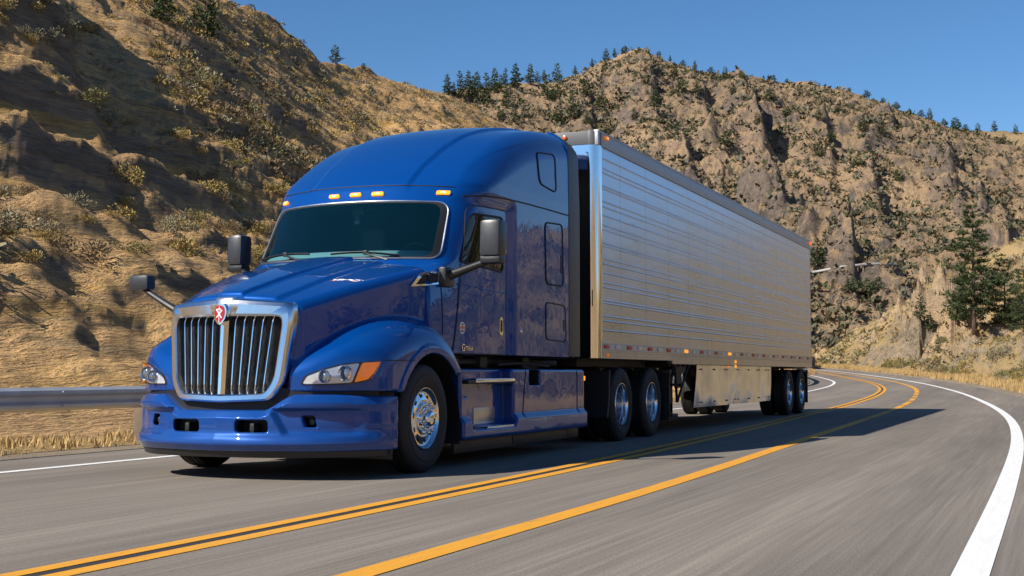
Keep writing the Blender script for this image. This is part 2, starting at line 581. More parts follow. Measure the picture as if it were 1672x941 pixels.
# ================================================================== the tractor
def rpoly(pts, r, n=6, m=8):
    """closed outline with rounded corners"""
    pts = [np.array(p, float) for p in pts]; N = len(pts); out = []
    rs = r if isinstance(r, (list, tuple)) else [r] * N
    for i in range(N):
        p = pts[i]; a = pts[i - 1] - p; b = pts[(i + 1) % N] - p
        la, lb = np.linalg.norm(a), np.linalg.norm(b)
        d = min(rs[i], la * .48, lb * .48)
        p0 = p + a / la * d; p1 = p + b / lb * d
        for k in range(n + 1):
            t = k / n
            out.append((1-t)**2 * p0 + 2*t*(1-t) * p + t*t * p1)
    res = []; L = n + 1
    for i in range(N):
        arc = out[i*L:(i+1)*L]; res += arc
        a = arc[-1]; b = out[((i+1) % N) * L]
        for k in range(1, m + 1): res.append(a + (b - a) * k / (m + 1))
    return np.array(res)


def densify(o, step=.06):
    out = []
    for i in range(len(o)):
        a, b = o[i], o[(i + 1) % len(o)]
        k = max(1, int(np.linalg.norm(b - a) / step))
        for j in range(k): out.append(a + (b - a) * j / k)
    return np.array(out)


def f_body(x, y, z): return np.minimum(f_hood(x, y, z), f_cab(x, y, z))


def side_map(f, off=0.0, sgn=1):
    def g(q):
        q = np.asarray(q, float)
        x = march_x(f, q[:, 0], q[:, 1])
        P = np.stack([x, q[:, 0], q[:, 1]], 1)
        Nn = normal_at(f, P)
        P = P + Nn * off
        P[:, 0] *= sgn; Nn[:, 0] *= sgn
        return P, Nn
    return g


def front_map(f, off=0.0, y0=-1.9, y1=2.5):
    def g(q):
        q = np.asarray(q, float)
        y = march_y(f, q[:, 0], q[:, 1], y0, y1)
        P = np.stack([q[:, 0], y, q[:, 1]], 1)
        Nn = normal_at(f, P)
        return P + Nn * off, Nn
    return g


def patch(name, outline, mp, mat, parent, thick=.012, rings=6, hole=None):
    """a panel lying on a surface; hole = inner outline with as many points"""
    o = np.asarray(outline); n = len(o)
    V = []; NN = []
    if hole is None:
        c = o.mean(0); ss = np.linspace(1, 0, rings + 1)[:-1]
        loops = [c + (o - c) * s for s in ss]
    else:
        loops = [o + (hole - o) * t for t in np.linspace(0, 1, rings)]
    P, Nn = mp(loops[0]); V.append(P - Nn * thick); V.append(P)
    for l in loops[1:]:
        P, Nn = mp(l); V.append(P)
    if hole is not None: V.append(P - Nn * thick)
    L = len(V); vs = np.concatenate(V)
    fs = []
    for i in range(L - 1):
        for k in range(n):
            j = (k + 1) % n
            fs.append((i*n+k, i*n+j, (i+1)*n+j, (i+1)*n+k))
    if hole is None:
        P, Nn = mp(np.array([o.mean(0)])); vs = np.concatenate([vs, P]); c = len(vs) - 1
        for k in range(n): fs.append(((L-1)*n+k, (L-1)*n+(k+1) % n, c))
    b = MB(); b.add(vs, fs)
    return b.build(name, mat, parent, angle=30)


def seam(name, outline, mp, r, mat, parent, closed=True):
    P, _ = mp(densify(np.asarray(outline)) if closed else np.asarray(outline))
    b = MB(); b.tube(P, r, n=6, closed=closed)
    return b.build(name, mat, parent)


truck = tag(empty('semi_truck', (0, 0, 0)), 'glossy blue long-nose semi truck tractor with chrome grille pulling the silver trailer', 'truck')

# ---- hood and fenders
P, F, G = surface_net(f_hood, (-1.40, -1.52, .68), (1.40, 1.02, 2.16), .0185)
dc_ = np.hypot(P[:, 1] - ARCH_C[0], P[:, 2] - ARCH_C[1]); in_ = (dc_ < ARCH_R + .006) | (P[:, 2] < .70)
hood = mesh_obj('hood', P, F, [M['blue'], M['gap']], truck, normals=G, mi=in_[F].all(1).astype(int))

# ---- cab, with the window openings cut
WS = [(-1.05, 2.085), (1.05, 2.085), (1.005, 2.695), (-1.005, 2.695)]
ws_o = rpoly(WS, [.09, .09, .12, .12])
ws_o[:, 1] += .02 * (1 - (ws_o[:, 0] / 1.05) ** 2) * (ws_o[:, 1] > 2.4)
DOOR = [(.835, 1.135), (2.165, 1.135), (2.165, 2.715), (1.265, 2.685)]
WIN = [(1.06, 2.075), (2.075, 2.03), (2.085, 2.63), (1.305, 2.60)]
door_o = rpoly(DOOR, [.02, .05, .05, .14]); win_o = rpoly(WIN, [.05, .09, .09, .12])


def inside(poly, p):
    x, y = p[:, 0], p[:, 1]; c = np.zeros(len(p), bool); n = len(poly)
    for i in range(n):
        a, b = poly[i], poly[i - 1]
        k = ((a[1] > y) != (b[1] > y)) & (x < (b[0]-a[0]) * (y-a[1]) / (b[1]-a[1] + 1e-12) + a[0])
        c ^= k
    return c


P, F, G = surface_net(f_cab, (-1.36, .30, 1.09), (1.36, 4.24, 4.06), .0255)
cen = P[F].mean(1); gn = G[F].mean(1)


def shrink(o, s): c = o.mean(0); return c + (o - c) * s


cut = (inside(shrink(ws_o, .98), cen[:, [0, 2]]) & (gn[:, 1] < -.35) & (cen[:, 1] < 1.4))
cut |= inside(shrink(win_o, .97), cen[:, [1, 2]]) & (np.abs(gn[:, 0]) > .6)
F = F[~cut]
back = (P[:, 1] > 4.085) & (P[:, 2] < 3.9)
cab = mesh_obj('cab', P, F, [M['blue'], M['gap']], truck, normals=G, mi=back[F].all(1).astype(int))

# ---- windshield
mp = front_map(f_cab, .006, .2, 2.4)
patch('windshield', shrink(ws_o, .965), mp, M['windshield'], truck, thick=.006, rings=8)
patch('windshield_border', ws_o, front_map(f_cab, .008, .2, 2.4), M['gap'], truck, rings=3, hole=shrink(ws_o, .94))
seam('windshield_trim', ws_o, front_map(f_cab, .006, .2, 2.4), .010, M['alu'], truck)

# ---- doors
for sg in (1, -1):
    dm = side_map(f_cab, .007, sg)
    d = patch('door', door_o, dm, M['blue'], truck, rings=14, hole=win_o)
    patch('window', win_o, side_map(f_cab, .004, sg), M['side_glass'], d, thick=.004, rings=6)
    seam('window_seal', win_o, side_map(f_cab, .006, sg), .012, M['gap'], d)
    seam('door_gap', door_o, side_map(f_cab, .0015, sg), .0085, M['gap'], d)
    # moulding line below the window, the pull handle
    hm = side_map(f_cab, .012, sg)
    ho = rpoly([(1.985, 1.345), (2.075, 1.345), (2.075, 1.545), (1.985, 1.545)], .04)
    h = patch('handle', ho, hm, M['chrome'], d, thick=.012, rings=4, hole=shrink(ho, .66))
    patch('handle_recess', shrink(ho, .7), side_map(f_cab, .009, sg), M['gap'], d, rings=3)
    # raised body-side crease across the door
    st = np.array([(y, 1.845 - .035 * (y - .9)) for y in np.linspace(.97, 2.15, 16)])
    seam('belt_line', st, side_map(f_cab, .005, sg), .006, M['blue'], d, closed=False)

# door sticker and script badge on the left door
sy, sz = 1.045, 1.395
so = np.array([(sy + .062 * math.cos(t), sz + .062 * math.sin(t)) for t in np.linspace(0, 2 * math.pi, 33)[:-1]])
s_ = patch('round_sticker', so, side_map(f_cab, .0095), M['white'], truck, thick=.002, rings=3)
s_['label'] = 'round white and orange sticker low on the door'
for q0, q1, mt in ((-.012, .020, pmat('sticker_orange', (.75, .22, .05), .5)), (-.045, -.022, pmat('sticker_blue', (.10, .16, .3), .5))):
    yy = lambda q: math.sqrt(max(0, .056**2 - q*q))
    pts = np.array([(sy - yy(q0), sz + q0), (sy + yy(q0), sz + q0), (sy + yy(q1), sz + q1), (sy - yy(q1), sz + q1)])
    patch('sticker_band', densify(pts, .02), side_map(f_cab, .0105), mt, s_, thick=.002, rings=2)
pts = np.array([(sy - .03, sz + .028), (sy + .03, sz + .028), (sy + .012, sz + .05), (sy, sz + .036), (sy - .014, sz + .048)])
patch('sticker_peak', densify(pts, .01), side_map(f_cab, .0105), M['frame'], s_, thick=.002, rings=2)


def text(name, body, size, loc, rot, mat, parent, ext=.002):
    c = bpy.data.curves.new(name, 'FONT'); c.body = body; c.size = size; c.extrude = ext
    c.materials.append(mat)
    t_ = bpy.data.objects.new(name, c); COL.objects.link(t_)
    bpy.context.view_layer.update()
    me = bpy.data.meshes.new_from_object(t_.evaluated_get(bpy.context.evaluated_depsgraph_get()))
    bpy.data.objects.remove(t_)
    o = bpy.data.objects.new(name, me); COL.objects.link(o); o.location = loc; o.rotation_euler = rot; o.parent = parent
    return o


tx = float(march_x(f_cab, np.array([1.12]), np.array([1.17]))[0])
text('script_badge', 'G', .105, (tx + .011, 1.02, 1.160), (math.pi/2, 0, math.pi/2), M['chrome'], truck)
tx = float(march_x(f_cab, np.array([1.25]), np.array([1.17]))[0])
text('script_badge', 'TTENA', .062, (tx + .012, 1.092, 1.165), (math.pi/2, 0, math.pi/2), M['chrome'], truck)

# ---- sleeper hatches and windows on both sides, roof seams
HATCH = {
    'roof_window': ([(3.10, 3.145), (3.66, 3.10), (3.63, 3.56), (3.03, 3.50)], .10),
    'sleeper_window': ([(3.30, 1.985), (3.89, 1.985), (3.86, 2.735), (3.27, 2.705)], .09),
    'luggage_door': ([(3.30, 1.33), (3.99, 1.315), (3.95, 1.755), (3.285, 1.765)], .08)}
for sg in (1, -1):
    for nm, (pts, r) in HATCH.items():
        o = rpoly(pts, r)
        h = patch(nm, o, side_map(f_cab, .003, sg), M['blue'], truck, rings=8)
        seam('hatch_seal', o, side_map(f_cab, .003, sg), .0105 if nm != 'luggage_door' else .008, M['gap'], h)
        if nm == 'luggage_door':
            ho = rpoly([(3.885, 1.44), (3.935, 1.44), (3.935, 1.58), (3.885, 1.58)], .02)
            patch('latch', ho, side_map(f_cab, .008, sg), M['black'], h, rings=3)
        if nm == 'sleeper_window':
            ho = rpoly([(3.80, 2.14), (3.845, 2.14), (3.845, 2.36), (3.80, 2.36)], .02)
            patch('latch', ho, side_map(f_cab, .008, sg), M['gap'], h, rings=3)
        if nm == 'roof_window':
            ho = rpoly([(3.615, 3.26), (3.645, 3.26), (3.64, 3.34), (3.61, 3.34)], .01)
            patch('latch', ho, side_map(f_cab, .006, sg), M['gap'], h, rings=3)
    sl = np.array([(y, 2.775 + .075 * (1 - math.exp(-(y - 1.24) * 1.4)) * 1.1 + .006 * (y - 1.2)) for y in np.linspace(1.26, 4.10, 60)])
    seam('roof_seam', sl, side_map(f_cab, .0012, sg), .0085, M['gap'], truck, closed=False)
    vs_ = np.array([(2.44, z) for z in np.linspace(1.14, 2.70, 40)])
    seam('cowl_seam', np.array([(.62 + .02 * (z - 1.3), z) for z in np.linspace(1.32, 1.96, 24)]), side_map(f_body, .001, sg), .006, M['gap'], truck, closed=False)
sl = np.array([(x, 2.895 - .02 * abs(x) ** 2) for x in np.linspace(-1.02, 1.02, 60)])
seam('roof_seam', sl, front_map(f_cab, .0012, .2, 2.6), .006, M['gap'], truck, closed=False)
bx = MB().lathe([(0, .0), (.012, .0), (.012, .022), (0, .026)], 20, center=(float(march_x(f_cab, np.array([2.50]), np.array([1.40]))[0]), 2.50, 1.40))
bx.build('lock', M['chrome'], truck)

# ---- marker lamps above the windshield
mk_glow = []
for x, z, w in ((-.955, 2.775, .050), (-.225, 2.785, .070), (.030, 2.79, .072), (.280, 2.79, .072), (.925, 2.80, .072)):
    o = rpoly([(x - w, z - .020), (x + w, z - .020), (x + w, z + .024), (x - w, z + .024)], .018)
    l = patch('marker_lamp', o, front_map(f_cab, .006, .2, 2.4), M['chrome'], truck, rings=4)
    patch('amber_lens', shrink(o, .86), front_map(f_cab, .020, .2, 2.4), M['amber_lit'], l, thick=.018, rings=5)
    patch('filament', shrink(o, .30), front_map(f_cab, .0225, .2, 2.4), M['bulb'], l, thick=.003, rings=3)

# ---- wipers
for xa, xb, za, zb, px in ((-.96, -.26, 2.115, 2.135, -.62), (.00, .70, 2.125, 2.10, .34)):
    q = np.array([(xa + (xb - xa) * t, za + (zb - za) * t + .02 * math.sin(math.pi * t)) for t in np.linspace(0, 1, 14)])
    P, _ = front_map(f_cab, .028, .2, 2.4)(q)
    w = MB(); w.tube(P, .010, 6); w.tube(P + np.array([0, -.012, .006]), .006, 6)
    mid = P[7]; w.tube([mid + np.array([0, -.01, .01]), mid + np.array([.05, -.06, -.02]), np.array([px + .32, .40, 2.06])], .011, 6)
    w.box(mid - .022, mid + .022, .006)
    w.build('wiper', M['black'], truck)

# ---- cab interior seen through the glass
b = MB()
b.box((-.98, .98, 1.70), (.98, 1.50, 2.075), .05)
b.box((.12, .90, 1.95), (.86, 1.30, 2.13), .06)
b.build('dashboard', M['black'], truck)
b = MB(); vs = []
for x in np.linspace(-1.0, 1.0, 40):
    y = float(c_yf(abs(x), np.array(2.12)))
    vs += [(x, y + .04, 2.075), (x, y + .055, 2.13), (x, y + .12, 2.175 - .03 * (abs(x) > .9)), (x, y + .45, 2.18)]
b.add(vs, [(i*4+j, i*4+j+1, (i+1)*4+j+1, (i+1)*4+j) for i in range(39) for j in range(3)])
b.build('dash_pad', M['dash'], truck)
b = MB(); cs = [(.48 + .21 * math.cos(t), 1.50 - .10 * math.sin(t), 2.13 + .19 * math.sin(t)) for t in np.linspace(0, 2 * math.pi, 33)[:-1]]
b.tube(cs, .016, 8, closed=True); b.tube([(.48, 1.50, 2.13), (.48, 1.30, 2.0)], .03, 8)
for t in (.2, 2.94, 4.71): b.tube([(.48, 1.50, 2.13), (.48 + .21 * math.cos(t), 1.50 - .10 * math.sin(t), 2.13 + .19 * math.sin(t))], .014, 6)
b.build('steering_wheel', M['black'], truck)
for sx in (-.50, .48):
    b = MB(); b.box((sx - .26, 1.85, 1.55), (sx + .26, 2.35, 1.75), .05); b.box((sx - .25, 2.25, 1.7), (sx + .25, 2.40, 2.38), .06); b.box((sx - .15, 2.27, 2.36), (sx + .15, 2.38, 2.60), .05)
    b.build('cab_seat', M['seat'], truck)
b = MB(); b.box((-1.15, 2.9, 1.2), (1.15, 2.95, 3.2)); b.box((-1.1, .7, 1.15), (1.1, 2.9, 1.3)); b.build('cab_bulkhead', M['blue_in'], truck)
b = MB(); b.box((-.98, 1.15, 2.72), (.98, 1.6, 2.78), .02); b.box((-.08, 1.02, 2.60), (.05, 1.10, 2.72), .02); b.box((-.05, 1.0, 2.50), (.02, 1.06, 2.62), .02); b.build('sun_visor', M['black'], truck)

# ---- hood side vents
for sg in (1, -1):
    vo = rpoly([(.10, 1.765), (.60, 1.815), (.63, 1.945), (.255, 1.90)], [.02, .03, .03, .05])
    v = patch('hood_vent', vo, side_map(f_body, .020, sg), M['chrome'], truck, thick=.03, rings=4, hole=shrink(vo, .74))
    patch('vent_mesh', shrink(vo, .78), side_map(f_body, .006, sg), M['gap'], v, rings=3)

# ---- grille
def g_y(x, z): return -1.425 + .115 * (np.abs(x) / .64) ** 1.8 - .055 * (1.55 - z) / .85


def ring(loops, closed_ends=False):
    n = len(loops[0]); vs = np.concatenate(loops); fs = []
    for i in range(len(loops) - 1):
        for k in range(n):
            j = (k + 1) % n; fs.append((i*n+k, i*n+j, (i+1)*n+j, (i+1)*n+k))
    return vs, fs


GO = densify(rpoly([(-.475, .690), (0, .672), (.475, .690), (.578, .84), (.640, 1.40), (.632, 1.555), (.10, 1.595), (-.10, 1.595), (-.632, 1.555), (-.640, 1.40), (-.578, .84)],
                   [.05, .05, .05, .08, .2, .05, .02, .02, .05, .2, .08], 5), .025)
GI = rpoly([(-.42, .762), (0, .748), (.42, .762), (.495, .88), (.545, 1.36), (.53, 1.425), (.10, 1.425), (-.10, 1.425), (-.53, 1.425), (-.545, 1.36), (-.495, .88)],
           [.05, .05, .05, .08, .1, .03, .02, .02, .03, .1, .08], 5)
GI = densify(GI, .02)
# resample both loops by arc fraction from the bottom middle
def resamp(o, n):
    k = np.argmin(np.abs(o[:, 0]) + 3 * (o[:, 1] > 1)); o = np.roll(o, -k, 0)
    q = np.vstack([o, o[:1]]); s = np.r_[0, np.cumsum(np.linalg.norm(np.diff(q, axis=0), axis=1))]
    a = np.arctan2(q[:, 0], -(q[:, 1] - 1.12)); a = np.unwrap(a)
    if a[-1] < a[0]: a = -a
    t = a[0] + np.linspace(0, 2 * math.pi, n + 1)[:-1]
    return np.stack([np.interp(t, a, q[:, 0]), np.interp(t, a, q[:, 1])], 1)
GO = resamp(GO, 180); GI = resamp(GI, 180)


def lift(q, d):
    return np.stack([q[:, 0], g_y(q[:, 0], q[:, 1]) + d, q[:, 1]], 1)


loops = [lift(GO, .13), lift(GO, .02), lift(GO + (GI - GO) * .03, -.005), lift(GO + (GI - GO) * .10, -.022), lift(GO + (GI - GO) * .30, -.038), lift(GO + (GI - GO) * .80, -.036),
         lift(GO + (GI - GO) * .93, -.026), lift(GI, -.006), lift(GI, .09)]
vs, fs = ring(loops)
grille = MB(); grille.add(vs, fs)
gr = grille.build('grille', M['satin'], truck, angle=24)
m_mesh, nt, bsd = nmat('grille_mesh')
bsd.inputs['Roughness'].default_value = .55; bsd.inputs['Specular IOR Level'].default_value = .25
tc = nt.nodes.new('ShaderNodeTexCoord'); vo = nt.nodes.new('ShaderNodeTexVoronoi'); vo.feature = 'DISTANCE_TO_EDGE'; vo.inputs['Scale'].default_value = 62; vo.inputs['Randomness'].default_value = .25
nt.links.new(tc.outputs['Object'], vo.inputs['Vector'])
rp = nt.nodes.new('ShaderNodeValToRGB'); rp.color_ramp.elements[0].position = .08; rp.color_ramp.elements[0].color = (.022, .022, .024, 1); rp.color_ramp.elements[1].position = .22; rp.color_ramp.elements[1].color = (.003, .003, .003, 1)
nt.links.new(vo.outputs['Distance'], rp.inputs[0]); nt.links.new(rp.outputs[0], bsd.inputs['Base Color'])
bp_ = nt.nodes.new('ShaderNodeBump'); bp_.inputs['Distance'].default_value = .01; bp_.invert = True; nt.links.new(vo.outputs['Distance'], bp_.inputs['Height']); nt.links.new(bp_.outputs[0], bsd.inputs['Normal'])
c0 = lift(GI, .055); vs = np.concatenate([c0, [[0, -1.40, 1.1]]]); b = MB(); b.add(vs, [(k, (k + 1) % 180, 180) for k in range(180)])
b.build('mesh_screen', m_mesh, gr)


def zlim(x):
    top = np.interp(abs(x), [0, .53, .545], [1.44, 1.44, 1.40]); lo = np.interp(abs(x), [0, .42, .47, .52], [.74, .755, .82, .98])
    return lo, top


for sg in (-1, 1):
    for k in range(5):
        xt = sg * (.118 + .0865 * k); xb = sg * (.105 + .073 * k)
        lo, top = zlim(xb)
        b = MB(); pr = []
        for t in np.linspace(0, 1, 15):
            z = lo - .01 + (top + .01 - lo) * t; x = xb + (xt - xb) * t
            y = g_y(x, z) + .008 * 0 - .010 + .030 * max(0, (t - .9) / .1) ** 2 + .03 * max(0, (.08 - t) / .08) ** 2
            w = .0082
            pr.append([(x - w, y + .075, z), (x - w, y + .012, z), (x - w * .5, y, z), (x + w * .5, y, z), (x + w, y + .012, z), (x + w, y + .075, z)])
        vs = np.concatenate([np.array(p) for p in pr]); fs = []
        for i in range(14):
            for j in range(5): fs.append((i*6+j, i*6+j+1, (i+1)*6+j+1, (i+1)*6+j))
        b.add(vs, fs); b.build('grille_bar', M['chrome'], gr, angle=60)
# centre post with its V section
b = MB(); pr = []
for t in np.linspace(0, 1, 12):
    z = .75 + .70 * t; w = .040 + .008 * t; y = g_y(0, z) - .030
    pr.append([(-w, y + .085, z), (-w, y + .03, z), (-w * .35, y, z), (w * .35, y, z), (w, y + .03, z), (w, y + .085, z)])
vs = np.concatenate([np.array(p) for p in pr]); fs = [(i*6+j, i*6+j+1, (i+1)*6+j+1, (i+1)*6+j) for i in range(11) for j in range(5)]
b.add(vs, fs); b.build('centre_post', M['chrome'], gr, angle=40)
# raised crown block above the badge
b = MB(); b.box((-.100, -1.485, 1.42), (.100, -1.34, 1.612), .03, fn=lambda x, y, z: (x * (1 - .35 * max(0, (1.50 - z) / .1)), y + .05 * max(0, z - 1.5) / .12, z))
b.build('grille_crown', M['satin'], gr)
# shield badge
def shield(s, n=10):
    pts = [(0, -.105), (.055, -.045), (.068, .03), (.050, .085), (0, .10), (-.050, .085), (-.068, .03), (-.055, -.045)]
    return rpoly([(p[0] * s, p[1] * s) for p in pts], .03 * s, 5)
bz = 1.452


def badge_map(d):
    def g(q):
        q = np.asarray(q); P = np.stack([q[:, 0], -1.515 - d + .10 * (q[:, 1] - 0) * .25 + 2.0 * q[:, 0] ** 2, bz + q[:, 1]], 1)
        return P, np.tile(np.array([0, -1., 0]), (len(q), 1))
    return g
bd = patch('badge', shield(1.0), badge_map(0), M['chrome'], gr, thick=.09, rings=4)
patch('red_field', shield(.80), badge_map(.004), M['red'], gr, thick=.004, rings=4)
for a0, a1, w in (((-.030, .040), (.026, -.034), .0048), ((.030, .034), (-.026, -.030), .0048), ((.0, .066), (.0, -.074), .0028), ((-.034, .040), (.012, .046), .0035), ((.012, .046), (.026, .022), .0035)):
    a0 = np.array(a0); a1 = np.array(a1); d = (a1 - a0) / np.linalg.norm(a1 - a0); nrm = np.array([-d[1], d[0]]) * w
    patch('emblem_stroke', np.array([a0 + nrm, a1 + nrm, a1 - nrm, a0 - nrm]), badge_map(.008), M['white'], gr, thick=.003, rings=2)

M['projector'] = pmat('projector_glass', (.30, .33, .37), .05, .75, coat=1)
# ---- headlamps
HL = [(.690, .832), (.735, .915), (.86, .968), (1.02, 1.018), (1.145, 1.036), (1.252, 1.043), (1.225, .93), (1.185, .868), (1.09, .842), (.90, .830)]


def hl_arc(q):
    return q


for sg in (1, -1):
    def fm(off):
        base = front_map(f_hood, off, -1.9, 1.0)
        def g(q):
            q = np.array(q, float); P, Nn = base(q)
            P = P.copy(); P[:, 0] *= sg; Nn = Nn.copy(); Nn[:, 0] *= sg
            return P, Nn
        return g
    o = densify(rpoly(HL, .03, 4), .03)
    hd = patch('headlamp', o, fm(.004), M['gap'], truck, thick=.02, rings=5)
    inn = shrink(o, .955)
    wh = rpoly([(.715, .842), (.752, .905), (.87, .957), (1.02, 1.005), (1.125, 1.022), (1.080, .852), (.90, .842)], .02, 4)
    am = rpoly([(1.140, 1.024), (1.236, 1.030), (1.210, .935), (1.175, .880), (1.094, .854)], .015, 4)
    patch('reflector', wh, fm(.007), M['lamp_bowl'], hd, thick=.005, rings=6)
    patch('turn_signal', am, fm(.034), M['amber'], hd, thick=.030, rings=4)
    for cx_, cz_, r in ((.890, .903, .054), (1.032, .930, .064)):
        c3, n3 = fm(.006)(np.array([[cx_, cz_]])); n3 = n3[0]; c3 = c3[0] + n3 * .016
        # lamps look straight ahead
        b = MB(); b.lathe([(.00, r * 1.05), (.022, r * 1.05), (.026, r * .98), (.022, r * .86), (.0, r * .80)], 32, axis='y', center=c3 + np.array([0, -.002, 0]), sgn=-1)
        pb = b.build('lamp_ring', M['chrome'], hd)
        b = MB(); b.lathe([(.0, r * .82), (.010, r * .80), (.020, r * .66), (.027, r * .42), (.030, .0)], 28, axis='y', center=c3, sgn=-1)
        b.build('projector_lens', M['projector'], hd)
    patch('lens_cover', inn, fm(.048), M['lens'], hd, thick=.042, rings=6)

# ---- bumper
P, F, G = surface_net(f_bump, (-1.38, -1.70, .20), (1.38, -.50, .84), .0145)
ab = np.abs(P[:, 0]); yb_ = b_y(ab)
in_ = ((rbox2(ab, P[:, 2], .335, .475, .150, .052, .03) < .004) & (P[:, 1] > yb_ + .042)) | ((rbox2(ab + .25 * (P[:, 2] - .5), P[:, 2], .80, .515, .048, .050, .018) < .004) & (P[:, 1] > yb_ + .10))
bumper = mesh_obj('bumper', P, F, [M['blue'], M['gap']], truck, normals=G, mi=in_[F].all(1).astype(int))
for sg in (-1, 1):
    b = MB(); b.box((sg * .335 - .022, -1.50, .425), (sg * .335 + .022, -1.38, .50), .01); b.build('tow_hook', M['black'], bumper)
    b = MB(); b.lathe([(0, .034), (.02, .033), (.03, .02), (.032, 0)], 18, axis='y', center=(sg * .79, -1.245, .515), sgn=-1); b.build('fog_lamp', M['mirror_case'], bumper)
# black air dam below and the black slot between grille and bumper
xs = np.linspace(-1.25, 1.27, 60); b = MB(); vs = []
for x in xs:
    y = float(b_y(abs(x))) + .05
    vs += [(x, y + .02, .275), (x, y, .255), (x, y + .03, .205), (x, y + .05, .200), (x, y + .07, .26)]
fs = [(i*5+j, i*5+j+1, (i+1)*5+j+1, (i+1)*5+j) for i in range(59) for j in range(4)]
b.add(vs, fs); b.build('air_dam', M['black'], truck)
b = MB(); xs = np.linspace(-1.22, 1.22, 40); vs = []
for x in xs:
    y = float(b_y(abs(x))) + .13 + .02 * abs(x)
    vs += [(x, y, .55), (x, y, .80), (x, y + .3, .80), (x, y + .3, .55)]
fs = [(i*4+j, i*4+j+1, (i+1)*4+j+1, (i+1)*4+j) for i in range(39) for j in range(3)]
b.add(vs, fs); b.build('bumper_gap', M['gap'], truck)
for sg in (-1, 1):
    b = MB(); b.box((sg * 1.0 - .26, -.66, .16), (sg * 1.0 + .26, -.635, .30), .005); b.build('spray_flap', M['black'], truck)

for sg in (1, -1):
    seam('fender_crease', np.array([(y, 1.047 + .012 * (y + .84)) for y in np.linspace(-.84, -.30, 24)]), side_map(f_hood, .0008, sg), .0045, M['gap'], truck, closed=False)

# ---- wheel arch liners
for sg in (-1, 1):
    b = MB(); vs = []; n = 28
    for k in range(n):
        t = math.radians(-12 + 204 * k / (n - 1))
        for x in (.70, 1.255):
            vs.append((sg * x, ARCH_C[0] + (ARCH_R - .012) * math.cos(t), ARCH_C[1] + (ARCH_R - .012) * math.sin(t)))
    b.add(vs, [(2*k, 2*k+1, 2*k+3, 2*k+2) for k in range(n - 1)])
    c = len(b.v); vs = [(sg * .705, ARCH_C[0] + .73 * math.cos(math.radians(-12 + 204 * k / 27)), ARCH_C[1] + .73 * math.sin(math.radians(-12 + 204 * k / 27))) for k in range(28)]
    b.add(vs, [tuple(range(28))])
    b.build('wheel_arch_liner', M['gap'], truck)

# ---- mirrors
def mirror(cx_, cy_, z0, z1, hx, hy, base, sg, name='door_mirror'):
    def fn(x, y, z):
        t = (z - z0) / (z1 - z0)
        q = (y - (cy_ - hy)) / (2 * hy)
        return (cx_ + (x - cx_) * (.90 + .10 * q), y + .02 * (t - .5), z)
    b = MB(); b.box((cx_ - hx, cy_ - hy, z0 + .06), (cx_ + hx, cy_ + hy, z1), .045, fn=fn)
    m = b.build(name, M['mirror_case'], truck, angle=50)
    b = MB(); b.box((cx_ - hx * .93, cy_ - hy * .85, z0 - .01), (cx_ + hx * .93, cy_ + hy * .9, z0 + .075), .03); b.build('mirror_base', M['black'], m)
    b = MB(); b.box((cx_ - hx * .85, cy_ + hy - .002, z0 + .09), (cx_ + hx * .85, cy_ + hy + .012, z1 - .03), .01); b.build('mirror_glass', M['mirror'], m)
    b = MB(); e = np.array((cx_ - sg * .02, cy_, z0 + .03)); s0 = np.array(base)
    pts = [s0 + (e - s0) * t + np.array([0, 0, .0]) for t in np.linspace(0, 1, 8)]
    b.tube(pts, [.050, .047, .043, .040, .037, .035, .034, .034], 12)
    b.box(s0 - np.array([.05, .13, .11]), s0 + np.array([.035, .11, .09]), .03)
    b.build('mirror_arm', M['black'], m)
    return m


mirror(1.605, .855, 2.035, 2.465, .118, .105, (1.165, .74, 1.905), 1)
mirror(-1.47, 1.00, 2.045, 2.44, .100, .105, (-1.155, .80, 1.905), -1)
# hood mirror on the right fender
for sg, cx_, cy_ in ((-1, -1.25, -.96),):
    b = MB(); b.box((cx_ - .108, cy_ - .07, 1.722), (cx_ + .108, cy_ + .07, 1.865), .035)
    m = b.build('hood_mirror', M['mirror_case'], truck, angle=50)
    b = MB(); b.box((cx_ - .09, cy_ + .066, 1.74), (cx_ + .09, cy_ + .078, 1.85), .01); b.build('mirror_glass', M['mirror'], m)
    b = MB(); b.tube([(cx_ + .02, cy_, 1.735), (cx_ + .10, cy_ - .01, 1.69), (-1.0, -1.00, 1.615), (-.84, -1.02, 1.535), (-.79, -1.02, 1.51)], [.024, .027, .030, .034, .038], 10)
    b.build('mirror_arm', M['black'], m)

